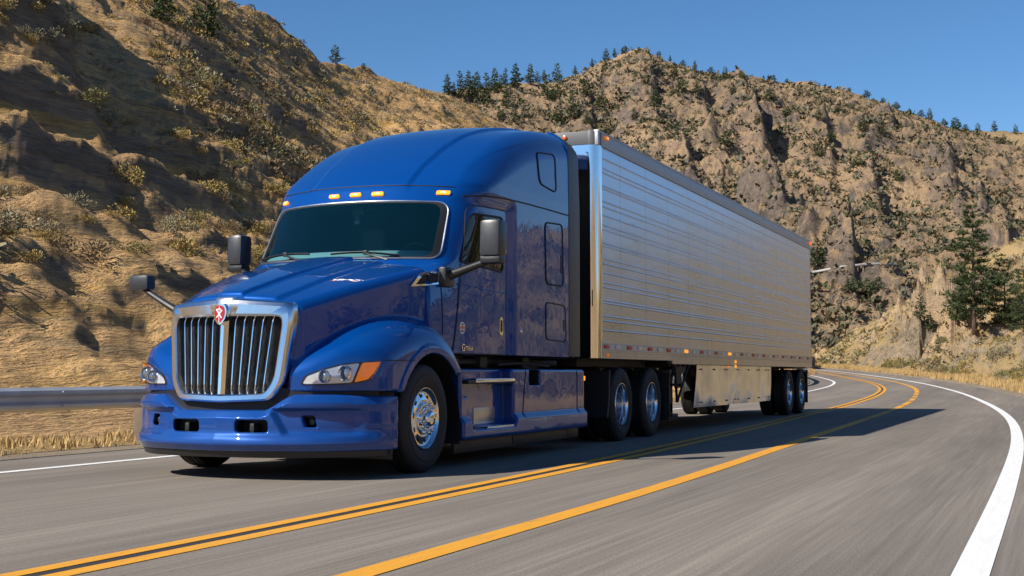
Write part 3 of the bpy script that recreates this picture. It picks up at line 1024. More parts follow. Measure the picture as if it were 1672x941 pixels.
# ---- side fairings with steps
for sg in (1, -1):
    if sg == 1:
        SP, SF, SG = surface_net(f_skirt, (.66, .84, .22), (1.34, 4.80, 1.04), .0175)
    P = SP.copy(); P[:, 0] *= sg; G2 = SG.copy(); G2[:, 0] *= sg
    in_ = (rbox2(P[:, 1], P[:, 2], 2.98, .885, .17, .085, .03) < .004) & (SP[:, 0] < 1.215)
    fr = mesh_obj('side_fairing', P, SF if sg == 1 else SF[:, ::-1], [M['blue'], M['gap']], truck, normals=G2, mi=in_[SF].all(1).astype(int))
    X = lambda a, b_: (min(sg * a, sg * b_), max(sg * a, sg * b_))
    for z, y0, y1 in ((.868, 1.06, 2.33), (.365, 1.36, 2.46)):
        b = MB(); x0, x1 = X(1.02, 1.255); b.box((x0, y0, z - .045), (x1, y1, z), .018)
        st = b.build('step', M['black'], fr)
        b = MB(); x0, x1 = X(1.06, 1.262); b.box((x0, y0 + .18, z - .030), (x1, y1 - .02, z + .006), .006)
        for k in range(26):
            yy_ = y0 + .20 + (y1 - y0 - .24) * k / 25
            b.box((x0 + .01, yy_ - .012, z + .004), (x1 - .002, yy_ + .006, z + .012), .002)
        b.build('step_tread', M['chrome'], st)
    b = MB(); x0, x1 = X(1.085, 1.108); b.box((x0, 1.52, .40), (x1, 2.10, .57), .004); b.build('kick_plate', M['alu'], fr)
    for yy_ in (2.69, 4.44):
        zz = np.linspace(.965, .44, 20)
        seam('fairing_seam', np.array([(yy_ - .10 * (1 if yy_ < 3 else 0) * (.96 - z) / .5, z) for z in zz]), side_map(f_skirt, .001, sg), .006, M['gap'], fr, closed=False)
    # rubber lower edge
    b = MB(); x0, x1 = X(1.13, 1.165)
    b.box((x0, .90, .125), (x1, 2.46, .275), .006); b.box((x0, 2.48, .135), (x1, 4.25, .28), .006); b.box((x0, 4.26, .14), (x1, 4.68, .28), .006)
    b.build('rubber_skirt', M['black'], fr)
    # small lamps on the rear end
    b = MB(); b.tube([(sg * 1.19, 4.70, .87), (sg * 1.19, 4.80, .87)], .018, 8); b.box((sg * 1.19 - .02, 4.79, .84), (sg * 1.19 + .02, 4.84, .90), .01, 0)
    b.build('side_lamp', M['amber_lit'] if sg > 0 else M['amber'], fr)
    b = MB(); b.lathe([(0, .045), (.05, .045), (.075, .03), (.08, 0)], 20, axis='y', center=(sg * 1.2, 4.72, .40)); b.build('fairing_cap', M['chrome'], fr)

# ---- rear cab extenders (black fairing behind the sleeper)
for sg in (1, -1):
    pts = []
    for z in np.linspace(1.14, 3.93, 40):
        y0 = 4.10; y1 = 4.56 - .05 * (z > 3.7) * (z - 3.7) / .2 - .03 * (z - 2.9) * (z > 2.9)
        w = 1.255 - .02 * max(0, z - 3) - .22 * max(0, (z - 3.62) / .31) ** 2.2
        pts.append((z, y0, y1, w))
    b = MB(); vs = []
    for z, y0, y1, w in pts:
        vs += [(sg * (w - .06), y0, z), (sg * w, y0 + .02, z), (sg * (w + .004), (y0 + y1) / 2 - .05, z), (sg * (w - .02), y1, z), (sg * (w - .06), y1, z)]
    fs = [(i*5+j, i*5+j+1, (i+1)*5+j+1, (i+1)*5+j) for i in range(39) for j in range(4)]
    ms = [(1 if j >= 1 else 0) for i in range(39) for j in range(4)]
    b.v = vs; b.f = fs; b.m = ms
    b.build('side_extender', [M['blue'], M['black']], truck)
b = MB(); n = 24; vs = []
for k in range(n):
    x = -1.0 + 2.0 * k / (n - 1); z = 3.93 - .05 * (abs(x) / 1.0) ** 3
    vs += [(x, 4.09, z), (x, 4.42, z + .005), (x, 4.50, z - .06), (x, 4.50, z - .2)]
b.add(vs, [(i*4+j, i*4+j+1, (i+1)*4+j+1, (i+1)*4+j) for i in range(n - 1) for j in range(3)])
b.build('roof_extender', M['blue'], truck)

# ---- chassis
b = MB()
for sg in (-1, 1):
    b.box((sg * .43 - .04, -1.1, .72), (sg * .43 + .04, 9.0, .98), .01)
    b.box((sg * .75 - .3, 2.6, .35), (sg * .75 + .3, 4.5, .93), .08)
    b.tube([(sg * .95, .95, 1.06), (sg * .95, 4.4, 1.06)], .035, 8)
    b.box((sg * .9 - .12, 1.0, .98), (sg * .9 + .12, 1.35, 1.10), .02)
    b.box((sg * .9 - .10, 1.9, .99), (sg * .9 + .12, 2.1, 1.12), .02)
    b.box((sg * .9 - .10, 3.1, .99), (sg * .9 + .14, 3.3, 1.12), .02)
    b.tube([(sg * 1.05, 2.3, 1.03), (sg * 1.05, 3.0, 1.05), (sg * 1.02, 4.0, 1.02)], .02, 8)
for y in (.3, 1.4, 2.5, 4.8, 5.6, 7.2, 8.8): b.box((-.43, y - .06, .76), (.43, y + .06, .95))
b.box((-.36, -1.0, .55), (.36, 1.2, 1.35), .1)
b.box((-.95, 1.0, .62), (.95, 4.6, .90), .02)
b.box((-.8, .9, .96), (.8, 4.2, 1.10), .02)
b.tube([(-1.1, 0, .48), (1.1, 0, .48)], .07, 10)
for y in (6.44, 7.93): b.tube([(-1.0, y, .51), (1.0, y, .51)], .11, 12); b.lathe([(-.2, 0), (-.2, .18), (.2, .18), (.2, 0)], 16, axis='y', center=(0, y, .53))
b.build('chassis', M['frame'], truck)
b = MB(); b.lathe([(1.0, .02), (1.0, .50), (1.06, .50), (1.08, .46), (1.08, .02)], 32, axis='z', center=(0, 7.15, 0)); b.box((-.5, 6.8, .96), (.5, 7.5, 1.02)); b.build('fifth_wheel', M['frame'], truck)
for sg in (-1, 1):
    b = MB(); vs = []; n = 14
    for k in range(n):
        t = k / (n - 1); z = .35 + .62 * t; y = 5.62 + .16 * math.sin(t * 1.9) - .10 * t + .22 * max(0, t - .75)
        vs += [(sg * .72, y, z), (sg * 1.24, y, z), (sg * 1.25, y + .03, z), (sg * .72, y + .03, z)]
    b.add(vs, [(i*4+j, i*4+j+1, (i+1)*4+j+1, (i+1)*4+j) for i in range(n - 1) for j in range(3)])
    b.build('quarter_fender', M['black'], truck)
    b = MB(); b.box((sg * 1.0 - .27, 8.62, .22), (sg * 1.0 + .27, 8.64, .98)); b.box((sg * 1.0 - .29, 8.60, .92), (sg * 1.0 + .29, 8.66, .99), .01)
    b.build('mud_flap', M['black'], truck)


# ---- wheels
def tyre_prof(steer):
    p = [(.100, .288), (.118, .300), (.134, .335), (.144, .378), (.144, .405), (.139, .410), (.138, .440), (.128, .474), (.112, .497), (.100, .505)]
    gr_ = (.070, .024) if steer else (.075, .045, .015)
    half = []
    for g in gr_:
        half += [(g + .008, .5085), (g + .006, .496), (g - .006, .496), (g - .008, .5095)]
    if steer: half += [(.006, .510), (.005, .498)]
    p = p + half
    m = [(-a, r) for a, r in p[::-1]]
    return p + m


def wheel(name, parent, c, sg, kind):
    w = empty(name, c, parent)
    b = MB(); b.lathe([(a, r) for a, r in tyre_prof(kind == 'steer')], 72, sgn=sg); b.build('tyre', M['rubber'], w, angle=28)
    if kind == 'inner': 
        b = MB(); b.lathe([(-.12, .29), (-.10, .27), (0, .26), (.1, .27), (.12, .29)], 40, sgn=sg); b.build('rim', M['frame'], w); return w
    b = MB()
    if kind == 'steer':
        b.lathe([(.08, .30), (.118, .296), (.128, .290), (.129, .283), (.118, .273), (.100, .266), (.088, .256), (.086, .246), (.092, .225), (.104, .190), (.110, .170), (.108, .158), (.100, .150), (.10, .10)], 64, sgn=sg)
        r = b.build('rim', M['chrome'], w, angle=40)
        for k in range(10):
            t = 2 * math.pi * (k + .5) / 10
            q = MB(); q.lathe([(.1005, .0), (.1005, .021), (.099, .024)], 14, center=(0, .212 * math.cos(t), .212 * math.sin(t)), sgn=sg)
            q.build('hand_hole', M['gap'], r, smooth=False) if k < 10 else 0
        b = MB(); b.lathe([(.10, .155), (.118, .152), (.122, .146), (.122, .100), (.126, .086), (.160, .080), (.182, .075), (.198, .062), (.206, .040), (.209, .0)], 48, sgn=sg)
        hb = b.build('hub', M['chrome'], w, angle=30)
        for k in range(10):
            t = 2 * math.pi * k / 10
            b = MB(); b.lathe([(.118, .019), (.126, .020), (.130, .0155), (.172, .0145), (.180, .010), (.181, 0)], 10, center=(0, .131 * math.cos(t), .131 * math.sin(t)), sgn=sg)
            b.build('lug_nut', M['chrome'], hb)
    else:
        b.lathe([(.08, .30), (.118, .296), (.128, .290), (.129, .283), (.118, .275), (.085, .270), (.055, .266), (.050, .257), (.01, .255), (-.04, .252), (-.09, .246)], 64, sgn=sg)
        r = b.build('rim', M['alu_rim'], w, angle=30)
        b = MB(); b.lathe([(-.088, .248), (-.098, .20), (-.102, .13), (-.092, .12), (-.09, 0)], 48, sgn=sg)
        b.build('wheel_disc', M['frame'], w)
        b = MB(); b.lathe([(-.09, .078), (-.05, .075), (-.045, .066), (-.012, .062), (.0, .050), (.006, 0)], 32, sgn=sg); hb = b.build('hub', M['chrome'], w)
        for k in range(10):
            t = 2 * math.pi * k / 10
            b = MB(); b.lathe([(-.085, .018), (-.055, .016), (-.05, 0)], 8, center=(0, .145 * math.cos(t), .145 * math.sin(t)), sgn=sg)
            b.build('lug_nut', M['chrome'], hb)
    return w


M['alu_rim'] = pmat('polished_rim', (.78, .80, .83), .16, 1.0, noise=.1, nscale=9)


def children(o): return [c for c in bpy.data.objects if c.parent == o]


def copy_tree(o, parent=None):
    c = o.copy(); COL.objects.link(c)
    if parent is not None: c.parent = parent
    for ch in children(o): copy_tree(ch, c)
    return c


protos = {}


def add_wheel(parent, x, y, kind, z=.51):
    sg = 1 if x > 0 else -1
    if (kind, sg) not in protos:
        w = wheel('wheel', parent, (x, y, z), sg, kind); protos[(kind, sg)] = w
    else:
        w = copy_tree(protos[(kind, sg)], parent); w.location = (x, y, z)
    w.rotation_euler = (R_.uniform(0, .6), 0, 0)
    return w


for sg in (1, -1):
    add_wheel(truck, sg * 1.155, 0, 'steer')
    for y in (6.44, 7.93):
        add_wheel(truck, sg * 1.065, y, 'drive'); add_wheel(truck, sg * .725, y, 'inner')


# ================================================================== the trailer
TY0, TY1, TW, TZ0, TZ1 = 5.094, 21.283, 1.30, 1.125, 4.11
trailer = tag(empty('semi_trailer', (0, TY0, 0)), 'long silver box trailer with ribbed metal sides behind the blue truck', 'trailer')
TL = TY1 - TY0


def T(o): o.location = (o.location[0], o.location[1] - TY0, o.location[2]); return o


# ---- polished, ribbed side skin
m_side, nt, bsd = nmat('polished_trailer_skin')
N = nt.nodes.new; L = nt.links.new
tc = N('ShaderNodeTexCoord'); sx = N('ShaderNodeSeparateXYZ'); L(tc.outputs['Object'], sx.inputs[0])
bsd.inputs['Metallic'].default_value = .90
mp_ = N('ShaderNodeMapping'); mp_.inputs['Scale'].default_value = (1, .35, 2.2); L(tc.outputs['Object'], mp_.inputs['Vector'])
n1 = N('ShaderNodeTexNoise'); n1.inputs['Scale'].default_value = 1.6; n1.inputs['Detail'].default_value = 7; n1.inputs['Roughness'].default_value = .62; L(mp_.outputs[0], n1.inputs['Vector'])
rp = N('ShaderNodeValToRGB'); rp.color_ramp.elements[0].position = .36; rp.color_ramp.elements[0].color = (.47, .51, .58, 1); rp.color_ramp.elements[1].position = .66; rp.color_ramp.elements[1].color = (.60, .65, .73, 1)
L(n1.outputs[0], rp.inputs[0])
# panel joints every 1.22 m with thin dark line, and grime low down
pj_ = N('ShaderNodeMath'); pj_.operation = 'PINGPONG'; pj_.inputs[1].default_value = .61; L(sx.outputs[1], pj_.inputs[0])
lt = N('ShaderNodeMath'); lt.operation = 'LESS_THAN'; lt.inputs[1].default_value = .006; L(pj_.outputs[0], lt.inputs[0])
mxj = N('ShaderNodeMix'); mxj.data_type = 'RGBA'; mxj.inputs[7].default_value = (.28, .27, .26, 1); L(lt.outputs[0], mxj.inputs[0]); L(rp.outputs[0], mxj.inputs[6])
gz = N('ShaderNodeMapRange'); gz.inputs[1].default_value = 1.9; gz.inputs[2].default_value = 1.2; gz.inputs[3].default_value = 0; gz.inputs[4].default_value = .55; L(sx.outputs[2], gz.inputs[0])
n3 = N('ShaderNodeTexNoise'); n3.inputs['Scale'].default_value = 7; n3.inputs['Detail'].default_value = 8; L(tc.outputs['Object'], n3.inputs['Vector'])
mu = N('ShaderNodeMath'); mu.operation = 'MULTIPLY'; L(gz.outputs[0], mu.inputs[0]); L(n3.outputs[0], mu.inputs[1])
mxg = N('ShaderNodeMix'); mxg.data_type = 'RGBA'; mxg.inputs[7].default_value = (.36, .32, .27, 1); L(mu.outputs[0], mxg.inputs[0]); L(mxj.outputs[2], mxg.inputs[6])
L(mxg.outputs[2], bsd.inputs['Base Color'])
mr = N('ShaderNodeMapRange'); mr.inputs[1].default_value = .3; mr.inputs[2].default_value = .7; mr.inputs[3].default_value = .25; mr.inputs[4].default_value = .38; L(n1.outputs[0], mr.inputs[0]); L(mr.outputs[0], bsd.inputs['Roughness'])
mp2 = N('ShaderNodeMapping'); mp2.inputs['Scale'].default_value = (1, .5, 1.3); L(tc.outputs['Object'], mp2.inputs['Vector'])
n2 = N('ShaderNodeTexNoise'); n2.inputs['Scale'].default_value = 2.2; n2.inputs['Detail'].default_value = 4; L(mp2.outputs[0], n2.inputs['Vector'])
bp = N('ShaderNodeBump'); bp.inputs['Strength'].default_value = .20; bp.inputs['Distance'].default_value = .03; L(n2.outputs[0], bp.inputs['Height'])
# rivets: rows along the panel joints
vr = N('ShaderNodeMath'); vr.operation = 'PINGPONG'; vr.inputs[1].default_value = .05; L(sx.outputs[2], vr.inputs[0])
pr2 = N('ShaderNodeMath'); pr2.operation = 'SUBTRACT'; pr2.inputs[1].default_value = .03; L(pj_.outputs[0], pr2.inputs[0])
pa = N('ShaderNodeMath'); pa.operation = 'ABSOLUTE'; L(pr2.outputs[0], pa.inputs[0])
sq = N('ShaderNodeMath'); sq.operation = 'ADD'; L(pa.outputs[0], sq.inputs[0]); L(vr.outputs[0], sq.inputs[1])
rv = N('ShaderNodeMath'); rv.operation = 'LESS_THAN'; rv.inputs[1].default_value = .009; L(sq.outputs[0], rv.inputs[0])
bp2 = N('ShaderNodeBump'); bp2.inputs['Strength'].default_value = .6; bp2.inputs['Distance'].default_value = .006; L(rv.outputs[0], bp2.inputs['Height']); L(bp.outputs[0], bp2.inputs['Normal'])
L(bp2.outputs[0], bsd.inputs['Normal'])

beads = [1.50 + i * .1075 + .036 * math.sin(i * 2.7) for i in range(22)]
prof = [(1.30, 0)]
for z in beads:
    prof += [(z - .013, 0), (z - .006, .0040), (z, .0052), (z + .006, .0040), (z + .013, 0)]
prof += [(3.925, 0)]
yy = np.linspace(TY0 + .16, TY1 - .05, 61)
rg = np.random.default_rng(5)
dent = rg.normal(0, .0003, (61, len(prof)))
dent = (dent + np.roll(dent, 1, 0) + np.roll(dent, 2, 1) + np.roll(dent, 1, 1)) / 2
for sg in (1, -1):
    vs = []
    for i, y in enumerate(yy):
        for j, (z, o) in enumerate(prof): vs.append((sg * (TW - .012 + o + dent[i, j] * (0 if j in (0, len(prof)-1) else 1)), y, z))
    n = len(prof); fs = [(i*n+j, (i+1)*n+j, (i+1)*n+j+1, i*n+j+1) for i in range(60) for j in range(n - 1)]
    b = MB(); b.add(vs, fs); T(b.build('side_panel', m_side, trailer, angle=9))

M['rail'] = pmat('aluminium_rail', (.46, .46, .455), .34, .9, noise=.22, nscale=6, bump=.06, bscale=30)
M['front_skin'] = pmat('front_wall_metal', (.13, .132, .138), .5, .3, noise=.15, nscale=4)
M['rail_top'] = pmat('top_rail', (.42, .425, .43), .48, .6, noise=.12, nscale=4)
for sg in (1, -1):
    X = lambda a, c: (min(sg * a, sg * c), max(sg * a, sg * c))
    b = MB(); x0, x1 = X(1.22, 1.302); b.box((x0, TY0 + .02, 3.915), (x1, TY1, 4.10), .012)
    x0, x1 = X(1.24, 1.309); b.box((x0, TY0 + .14, 3.91), (x1, TY1, 3.925), .004); b.box((x0, TY0 + .02, 4.085), (x1, TY1, 4.115), .008)
    T(b.build('top_rail', M['rail_top'], trailer))
    b = MB(); x0, x1 = X(1.22, 1.303); b.box((x0, TY0 + .14, 1.125), (x1, TY0 + 3.6, 1.32), .008)
    b.box((x0, TY0 + 3.6, 1.075), (x1, TY1, 1.32), .008)
    x0, x1 = X(1.24, 1.310); b.box((x0, TY0 + .14, 1.235), (x1, TY1, 1.25), .004); b.box((x0, TY0 + .14, 1.165), (x1, TY1, 1.175), .003); b.box((x0, TY0 + .14, 1.315), (x1, TY1, 1.33), .004)
    for k in range(150):
        y = TY0 + .25 + k * .106
        b.box((X(1.30, 1.3075)[0], y, 1.20), (X(1.30, 1.3075)[1], y + .014, 1.214), 0)
    T(b.build('bottom_rail', M['rail'], trailer))
    # bright front corner post with its radius
    b = MB(); vs = []; n = 12
    for k in range(n + 1):
        t = math.pi / 2 * k / n
        for z in (1.13, 3.92): vs.append((sg * (TW - .13 + .132 * math.cos(t)), TY0 + .13 - .132 * math.sin(t), z))
    vs = [(sg * (TW + .002), TY0 + .17, 1.13), (sg * (TW + .002), TY0 + .17, 3.92)] + vs + [(sg * .95, TY0 - .002, 1.13), (sg * .95, TY0 - .002, 3.92)]
    b.add(vs, [(2*k, 2*k+1, 2*k+3, 2*k+2) for k in range(n + 2)])
    post = T(b.build('corner_post', M['chrome'], trailer, angle=80))
    b = MB()
    for k in range(42): b.box((sg * .975 - .008, TY0 - .010, 1.2 + k * .063), (sg * .975 + .008, TY0, 1.216 + k * .063))
    b.box((X(.94, .965)[0], TY0 - .008, 1.13), (X(.94, .965)[1], TY0 - .001, 3.86)); T(b.build('rivet_strip', M['rail'], trailer))
    b = MB(); vs = []
    for k in range(n + 1):
        t = math.pi / 2 * k / n
        for z, g in ((3.92, .004), (3.94, .006), (4.085, .006), (4.115, -.01)): vs.append((sg * (TW - .13 + (.134 + g) * math.cos(t)), TY0 + .13 - (.134 + g) * math.sin(t), z))
    b.add(vs, [(4*k+j, 4*k+4+j, 4*k+5+j, 4*k+1+j) for k in range(n) for j in range(3)]); T(b.build('corner_cap', M['front_skin'], trailer))
    if sg > 0:
        b = MB(); b.box((1.195, TY0 + .005, 1.80), (1.225, TY0 + .035, 2.02), .008); T(b.build('corner_latch', M['gap'], trailer))
# front wall, roof, rear wall, floor
b = MB(); b.box((-1.17, TY0 + .004, 1.13), (1.17, TY0 + .05, 3.92)); 
for k in range(12): b.box((-1.0 + k * .18, TY0 - .012, 1.2), (-.985 + k * .18, TY0 + .004, 3.84))
T(b.build('front_wall', M['front_skin'], trailer))
b = MB(); b.box((-1.17, TY0 - .006, 3.922), (1.17, TY0 + .10, 4.10), .01); b.box((-1.25, TY0 + .10, 4.07), (1.25, TY1 - .01, 4.105), .01)
T(b.build('roof', M['front_skin'], trailer))
b = MB(); b.box((-1.29, TY1 - .04, 1.08), (1.29, TY1 + .03, 4.10), .01); b.box((-.01, TY1 + .03, 1.2), (.01, TY1 + .04, 4.0)); T(b.build('rear_door', M['rail_top'], trailer))
b = MB(); b.box((-1.22, TY0 + .06, 1.13), (1.22, TY1 - .05, 1.22))
for k in range(40): b.box((-1.22, TY0 + 3.7 + k * .31, 1.04), (1.22, TY0 + 3.76 + k * .31, 1.14))
for sg in (-1, 1): b.box((sg * .5 - .05, 16.5, .86), (sg * .5 + .05, TY1 - .2, 1.06))
b.box((-.9, TY0 + .3, 1.02), (.9, TY0 + 3.5, 1.14), .01)
T(b.build('underframe', M['frame'], trailer))
# reflective tape and marker lamps along the bottom rail
for sg in (1, -1):
    k = 0; y = TY0 + .22
    while y < TY1 - .4:
        x0, x1 = sorted((sg * 1.300, sg * 1.313))
        lit = k in (4, 7)
        b = MB(); b.box((x0, y, 1.258), (x1, y + .22, 1.308), .004); T(b.build('red_reflector', M['amber_lit'] if (lit and sg > 0) else M['redrefl'], trailer))
        b = MB(); b.box((x0, y + .50, 1.258), (x1, y + .68, 1.306), .004); T(b.build('white_reflector', M['whiterefl'], trailer))
        y += 1.02; k += 1
    for y, z in ((13.0, 1.145), (13.0, 1.06), (TY0 + .35, 1.17)):
        b = MB(); b.lathe([(1.30, .028), (1.325, .026), (1.332, .012), (1.334, 0)], 16, center=(0, y, z), sgn=sg); T(b.build('marker_lamp', M['amber_lit'] if z < 1.15 else M['amber'], trailer))
    b = MB(); b.box((min(sg*1.285, sg*1.33), TY0 + .25, 4.02), (max(sg*1.285, sg*1.33), TY0 + .41, 4.072), .012); ml = T(b.build('marker_lamp', M['amber'], trailer))
    b = MB(); b.box((min(sg*1.30, sg*1.336), TY0 + .30, 4.035), (max(sg*1.30, sg*1.336), TY0 + .38, 4.065), .01); T(b.build('marker_lens', M['amber_lit'], trailer))
    b = MB(); b.box((min(sg*1.285, sg*1.335), TY1 - .12, 4.02), (max(sg*1.285, sg*1.335), TY1 - .02, 4.09), .012); T(b.build('marker_lamp', pmat('red_lamp_lit', (.7, .05, .01), .3, emis=(1, .12, .02), es=1.0), trailer))
    b = MB(); b.lathe([(0, .03), (.02, .028), (.028, 0)], 14, axis='y', center=(sg * .85, TY0 - .006, 4.03), sgn=-1); T(b.build('marker_lamp', pmat('front_marker_amber', (.8, .12, .01), .3), trailer))
# crumpled metal side skirt between landing gear and axles
m_skirt, nt, bsd = nmat('crumpled_skirt_metal')
bsd.inputs['Metallic'].default_value = .8; bsd.inputs['Roughness'].default_value = .20
N = nt.nodes.new; L = nt.links.new
tc = N('ShaderNodeTexCoord'); n2 = N('ShaderNodeTexNoise'); n2.inputs['Scale'].default_value = 1.3; n2.inputs['Detail'].default_value = 1; n2.inputs['Distortion'].default_value = .6; L(tc.outputs['Object'], n2.inputs['Vector'])
bp = N('ShaderNodeBump'); bp.inputs['Strength'].default_value = .40; bp.inputs['Distance'].default_value = .09; L(n2.outputs[0], bp.inputs['Height']); L(bp.outputs[0], bsd.inputs['Normal'])
n3 = N('ShaderNodeTexNoise'); n3.inputs['Scale'].default_value = 3.5; n3.inputs['Detail'].default_value = 8; L(tc.outputs['Object'], n3.inputs['Vector'])
rp = N('ShaderNodeValToRGB'); rp.color_ramp.elements[0].position = .35; rp.color_ramp.elements[0].color = (.56, .61, .69, 1); rp.color_ramp.elements[1].position = .6; rp.color_ramp.elements[1].color = (.66, .72, .80, 1); L(n3.outputs[0], rp.inputs[0]); L(rp.outputs[0], bsd.inputs['Base Color'])
for sg in (1, -1):
    b = MB(); vs = []
    nyy, nzz = 40, 12
    for i in range(nyy):
        for j in range(nzz):
            tz = j / (nzz - 1); ty = i / (nyy - 1)
            y0 = 10.25 - .12 * tz * 0 + .18 * tz; y1 = 16.55 + .12 * tz
            y = y0 + (y1 - y0) * ty; z = .37 + .70 * tz
            dx = .010 * math.sin(y * 2.1 + z * 5) * (1 - tz) + .006 * math.sin(y * 4.7 - z * 3)
            vs.append((sg * (1.235 + dx), y, z))
    b.add(vs, [(i*nzz+j, (i+1)*nzz+j, (i+1)*nzz+j+1, i*nzz+j+1) for i in range(nyy - 1) for j in range(nzz - 1)])
    sk = T(b.build('side_skirt', m_skirt, trailer, angle=80))
    b = MB()
    for y in np.linspace(10.7, 16.3, 7):
        for z in (.45, 1.0): b.lathe([(1.24, .014), (1.262, .012), (1.264, 0)], 8, center=(0, y, z), sgn=sg)
    T(b.build('skirt_bolt', M['frame'], trailer))
# landing gear
for sg in (1, -1):
    b = MB()
    b.box((sg * .95 - .08, 9.45, .45), (sg * .95 + .08, 9.63, 1.14), .01); b.box((sg * .95 - .055, 9.48, .28), (sg * .95 + .055, 9.60, .5), .01); b.box((sg * .95 - .16, 9.36, .24), (sg * .95 + .16, 9.72, .29), .01)
    b.tube([(sg * .95, 9.2, 1.1), (sg * .95, 9.5, .62)], .035, 6); b.tube([(sg * .95, 10.1, 1.1), (sg * .95, 9.6, .55)], .035, 6)
    b.tube([(sg * 1.2, 9.18, 1.08), (sg * 1.15, 9.5, .48)], .022, 6); b.tube([(sg * 1.2, 10.05, 1.08), (sg * 1.15, 9.52, .48)], .022, 6)
    b.box((sg * 1.17 - .012, 9.15, .96), (sg * 1.17 + .012, 10.08, 1.09)); b.box((sg * 1.15 - .012, 9.38, .70), (sg * 1.15 + .012, 9.75, .96))
    T(b.build('landing_leg', M['frame'], trailer))
b = MB(); b.box((-.95, 9.5, .62), (.95, 9.58, .70)); b.tube([(.98, 9.54, .75), (1.22, 9.54, .75)], .02, 6); T(b.build('landing_brace', M['frame'], trailer))
# spare wheels in the carrier under the floor
for y in (10.9, 12.05):
    b = MB(); b.lathe([(a, r) for a, r in tyre_prof(True)], 48, axis='z', center=(-.35, y, .36)); b.lathe([(-.1, .29), (-.02, .2), (-.02, 0)], 32, axis='z', center=(-.35, y, .36)); T(b.build('spare_tyre', M['rubber'], trailer, angle=28))
b = MB()
for x in (-.9, .2):
    b.box((x - .03, 10.4, .20), (x + .03, 12.6, .235))
    for y in (10.42, 12.56): b.box((x - .03, y, .2), (x + .03, y + .04, 1.1))
b.box((.15, 13.6, .42), (.75, 15.4, .60), .08); b.tube([(.45, 13.9, .6), (.45, 13.9, 1.1)], .04, 6); b.tube([(.45, 15.1, .6), (.45, 15.1, 1.1)], .04, 6)
T(b.build('spare_carrier', M['frame'], trailer))
# bogie
for sg in (1, -1):
    for y in (18.94, 20.46):
        T(add_wheel(trailer, sg * 1.065, y, 'drive')); T(add_wheel(trailer, sg * .725, y, 'inner'))
    b = MB(); b.box((sg * .95 - .28, 21.05, .24), (sg * .95 + .28, 21.07, 1.02)); T(b.build('mud_flap', M['black'], trailer))
    b = MB(); b.box((sg * .98 - .3, 19.0, 1.045), (sg * .98 + .3, 20.9, 1.06)); b.tube([(sg * 1.2, 19.9, 1.05), (sg * 1.2, 20.9, .98)], .03, 6); T(b.build('bogie_fender', M['black'], trailer))
b = MB()
for y in (18.94, 20.46): b.tube([(-1, y, .51), (1, y, .51)], .075, 12)
for sg in (-1, 1):
    b.box((sg * .5 - .05, 18.3, .74), (sg * .5 + .05, 21.0, .90), .01); b.lathe([(-.1, 0), (-.1, .1), (.1, .1), (.1, 0)], 14, axis='z', center=(sg * .5, 19.3, .66)); b.lathe([(-.1, 0), (-.1, .1), (.1, .1), (.1, 0)], 14, axis='z', center=(sg * .5, 20.8, .66))
T(b.build('axle', M['frame'], trailer))
b = MB(); b.box((-1.2, 21.16, .50), (1.2, 21.26, .60), .01)
for x in (-.6, .6): b.box((x - .04, 21.17, .58), (x + .04, 21.25, 1.1))
T(b.build('rear_guard', M['frame'], trailer))


# ================================================================== road, ground, hills
def hash2(ix, iy, s):
    n = (ix.astype(np.int64) * 374761393 + iy.astype(np.int64) * 668265263 + s * 1442695041) & 0xFFFFFFFF
    n = ((n ^ (n >> 13)) * 1274126177) & 0xFFFFFFFF
    n = n ^ (n >> 16)
    return (n & 0xFFFFFF) / float(0xFFFFFF)


def gnoise(x, y, s=0):
    ix = np.floor(x); iy = np.floor(y); fx = x - ix; fy = y - iy
    u = fx**3 * (fx * (fx * 6 - 15) + 10); v = fy**3 * (fy * (fy * 6 - 15) + 10)
    def g(a, b):
        t = hash2(ix + a, iy + b, s) * 2 * math.pi
        return np.cos(t) * (fx - a) + np.sin(t) * (fy - b)
    a = g(0, 0) + (g(1, 0) - g(0, 0)) * u; b = g(0, 1) + (g(1, 1) - g(0, 1)) * u
    return (a + (b - a) * v) * 1.5


def fbm(x, y, o=5, s=0, gain=.5, lac=2.03):
    r = 0; a = 1; f = 1
    for k in range(o):
        r = r + a * gnoise(x * f, y * f, s + k * 17); a *= gain; f *= lac
    return r


def ridged(x, y, o=5, s=0, gain=.55, lac=2.1):
    r = 0; a = 1; f = 1; w = 1
    for k in range(o):
        n = 1 - np.abs(gnoise(x * f, y * f, s + k * 31)) * 1.6
        n = np.clip(n, 0, 1) ** 2 * w
        w = np.clip(n * 1.6, 0, 1)
        r = r + a * n; a *= gain; f *= lac
    return r


CY, SY = math.cos(CAM_YAW), math.sin(CAM_YAW)


def col_dir(u):
    """unit horizontal direction of image column u (source pixels)"""
    a = CAM_YAW * -1 + np.arctan((np.asarray(u, float) - 836) / FPX * 1.0)
    return np.stack([np.sin(a), np.cos(a)], -1)


def elev(u, v):
    """tangent of the elevation of image point (u, v)"""
    u = np.asarray(u, float); v = np.asarray(v, float)
    cp, sp = math.cos(CAM_PITCH), math.sin(CAM_PITCH)
    q = -(v - 470.5) / FPX
    up = sp + q * cp; fw = cp - q * sp; r = (u - 836) / FPX
    return up / np.hypot(fw, r)


def road_z(y):
    t = np.clip((np.asarray(y, float) - 22) / 116, 0, 1)
    return 1.9 * t * t * (3 - 2 * t)


def ext(pts):
    p = [(-120, pts[0][1])] + list(pts)
    (y1, x1), (y2, x2) = p[-2], p[-1]
    sl = (x2 - x1) / (y2 - y1)
    for k in (1, 2, 3): p.append((y2 + 18 * k, x2 + 18 * k * sl * (1 + .28 * k)))
    a = np.array(p); return spl(a[:, 0], a[:, 1], 4000)


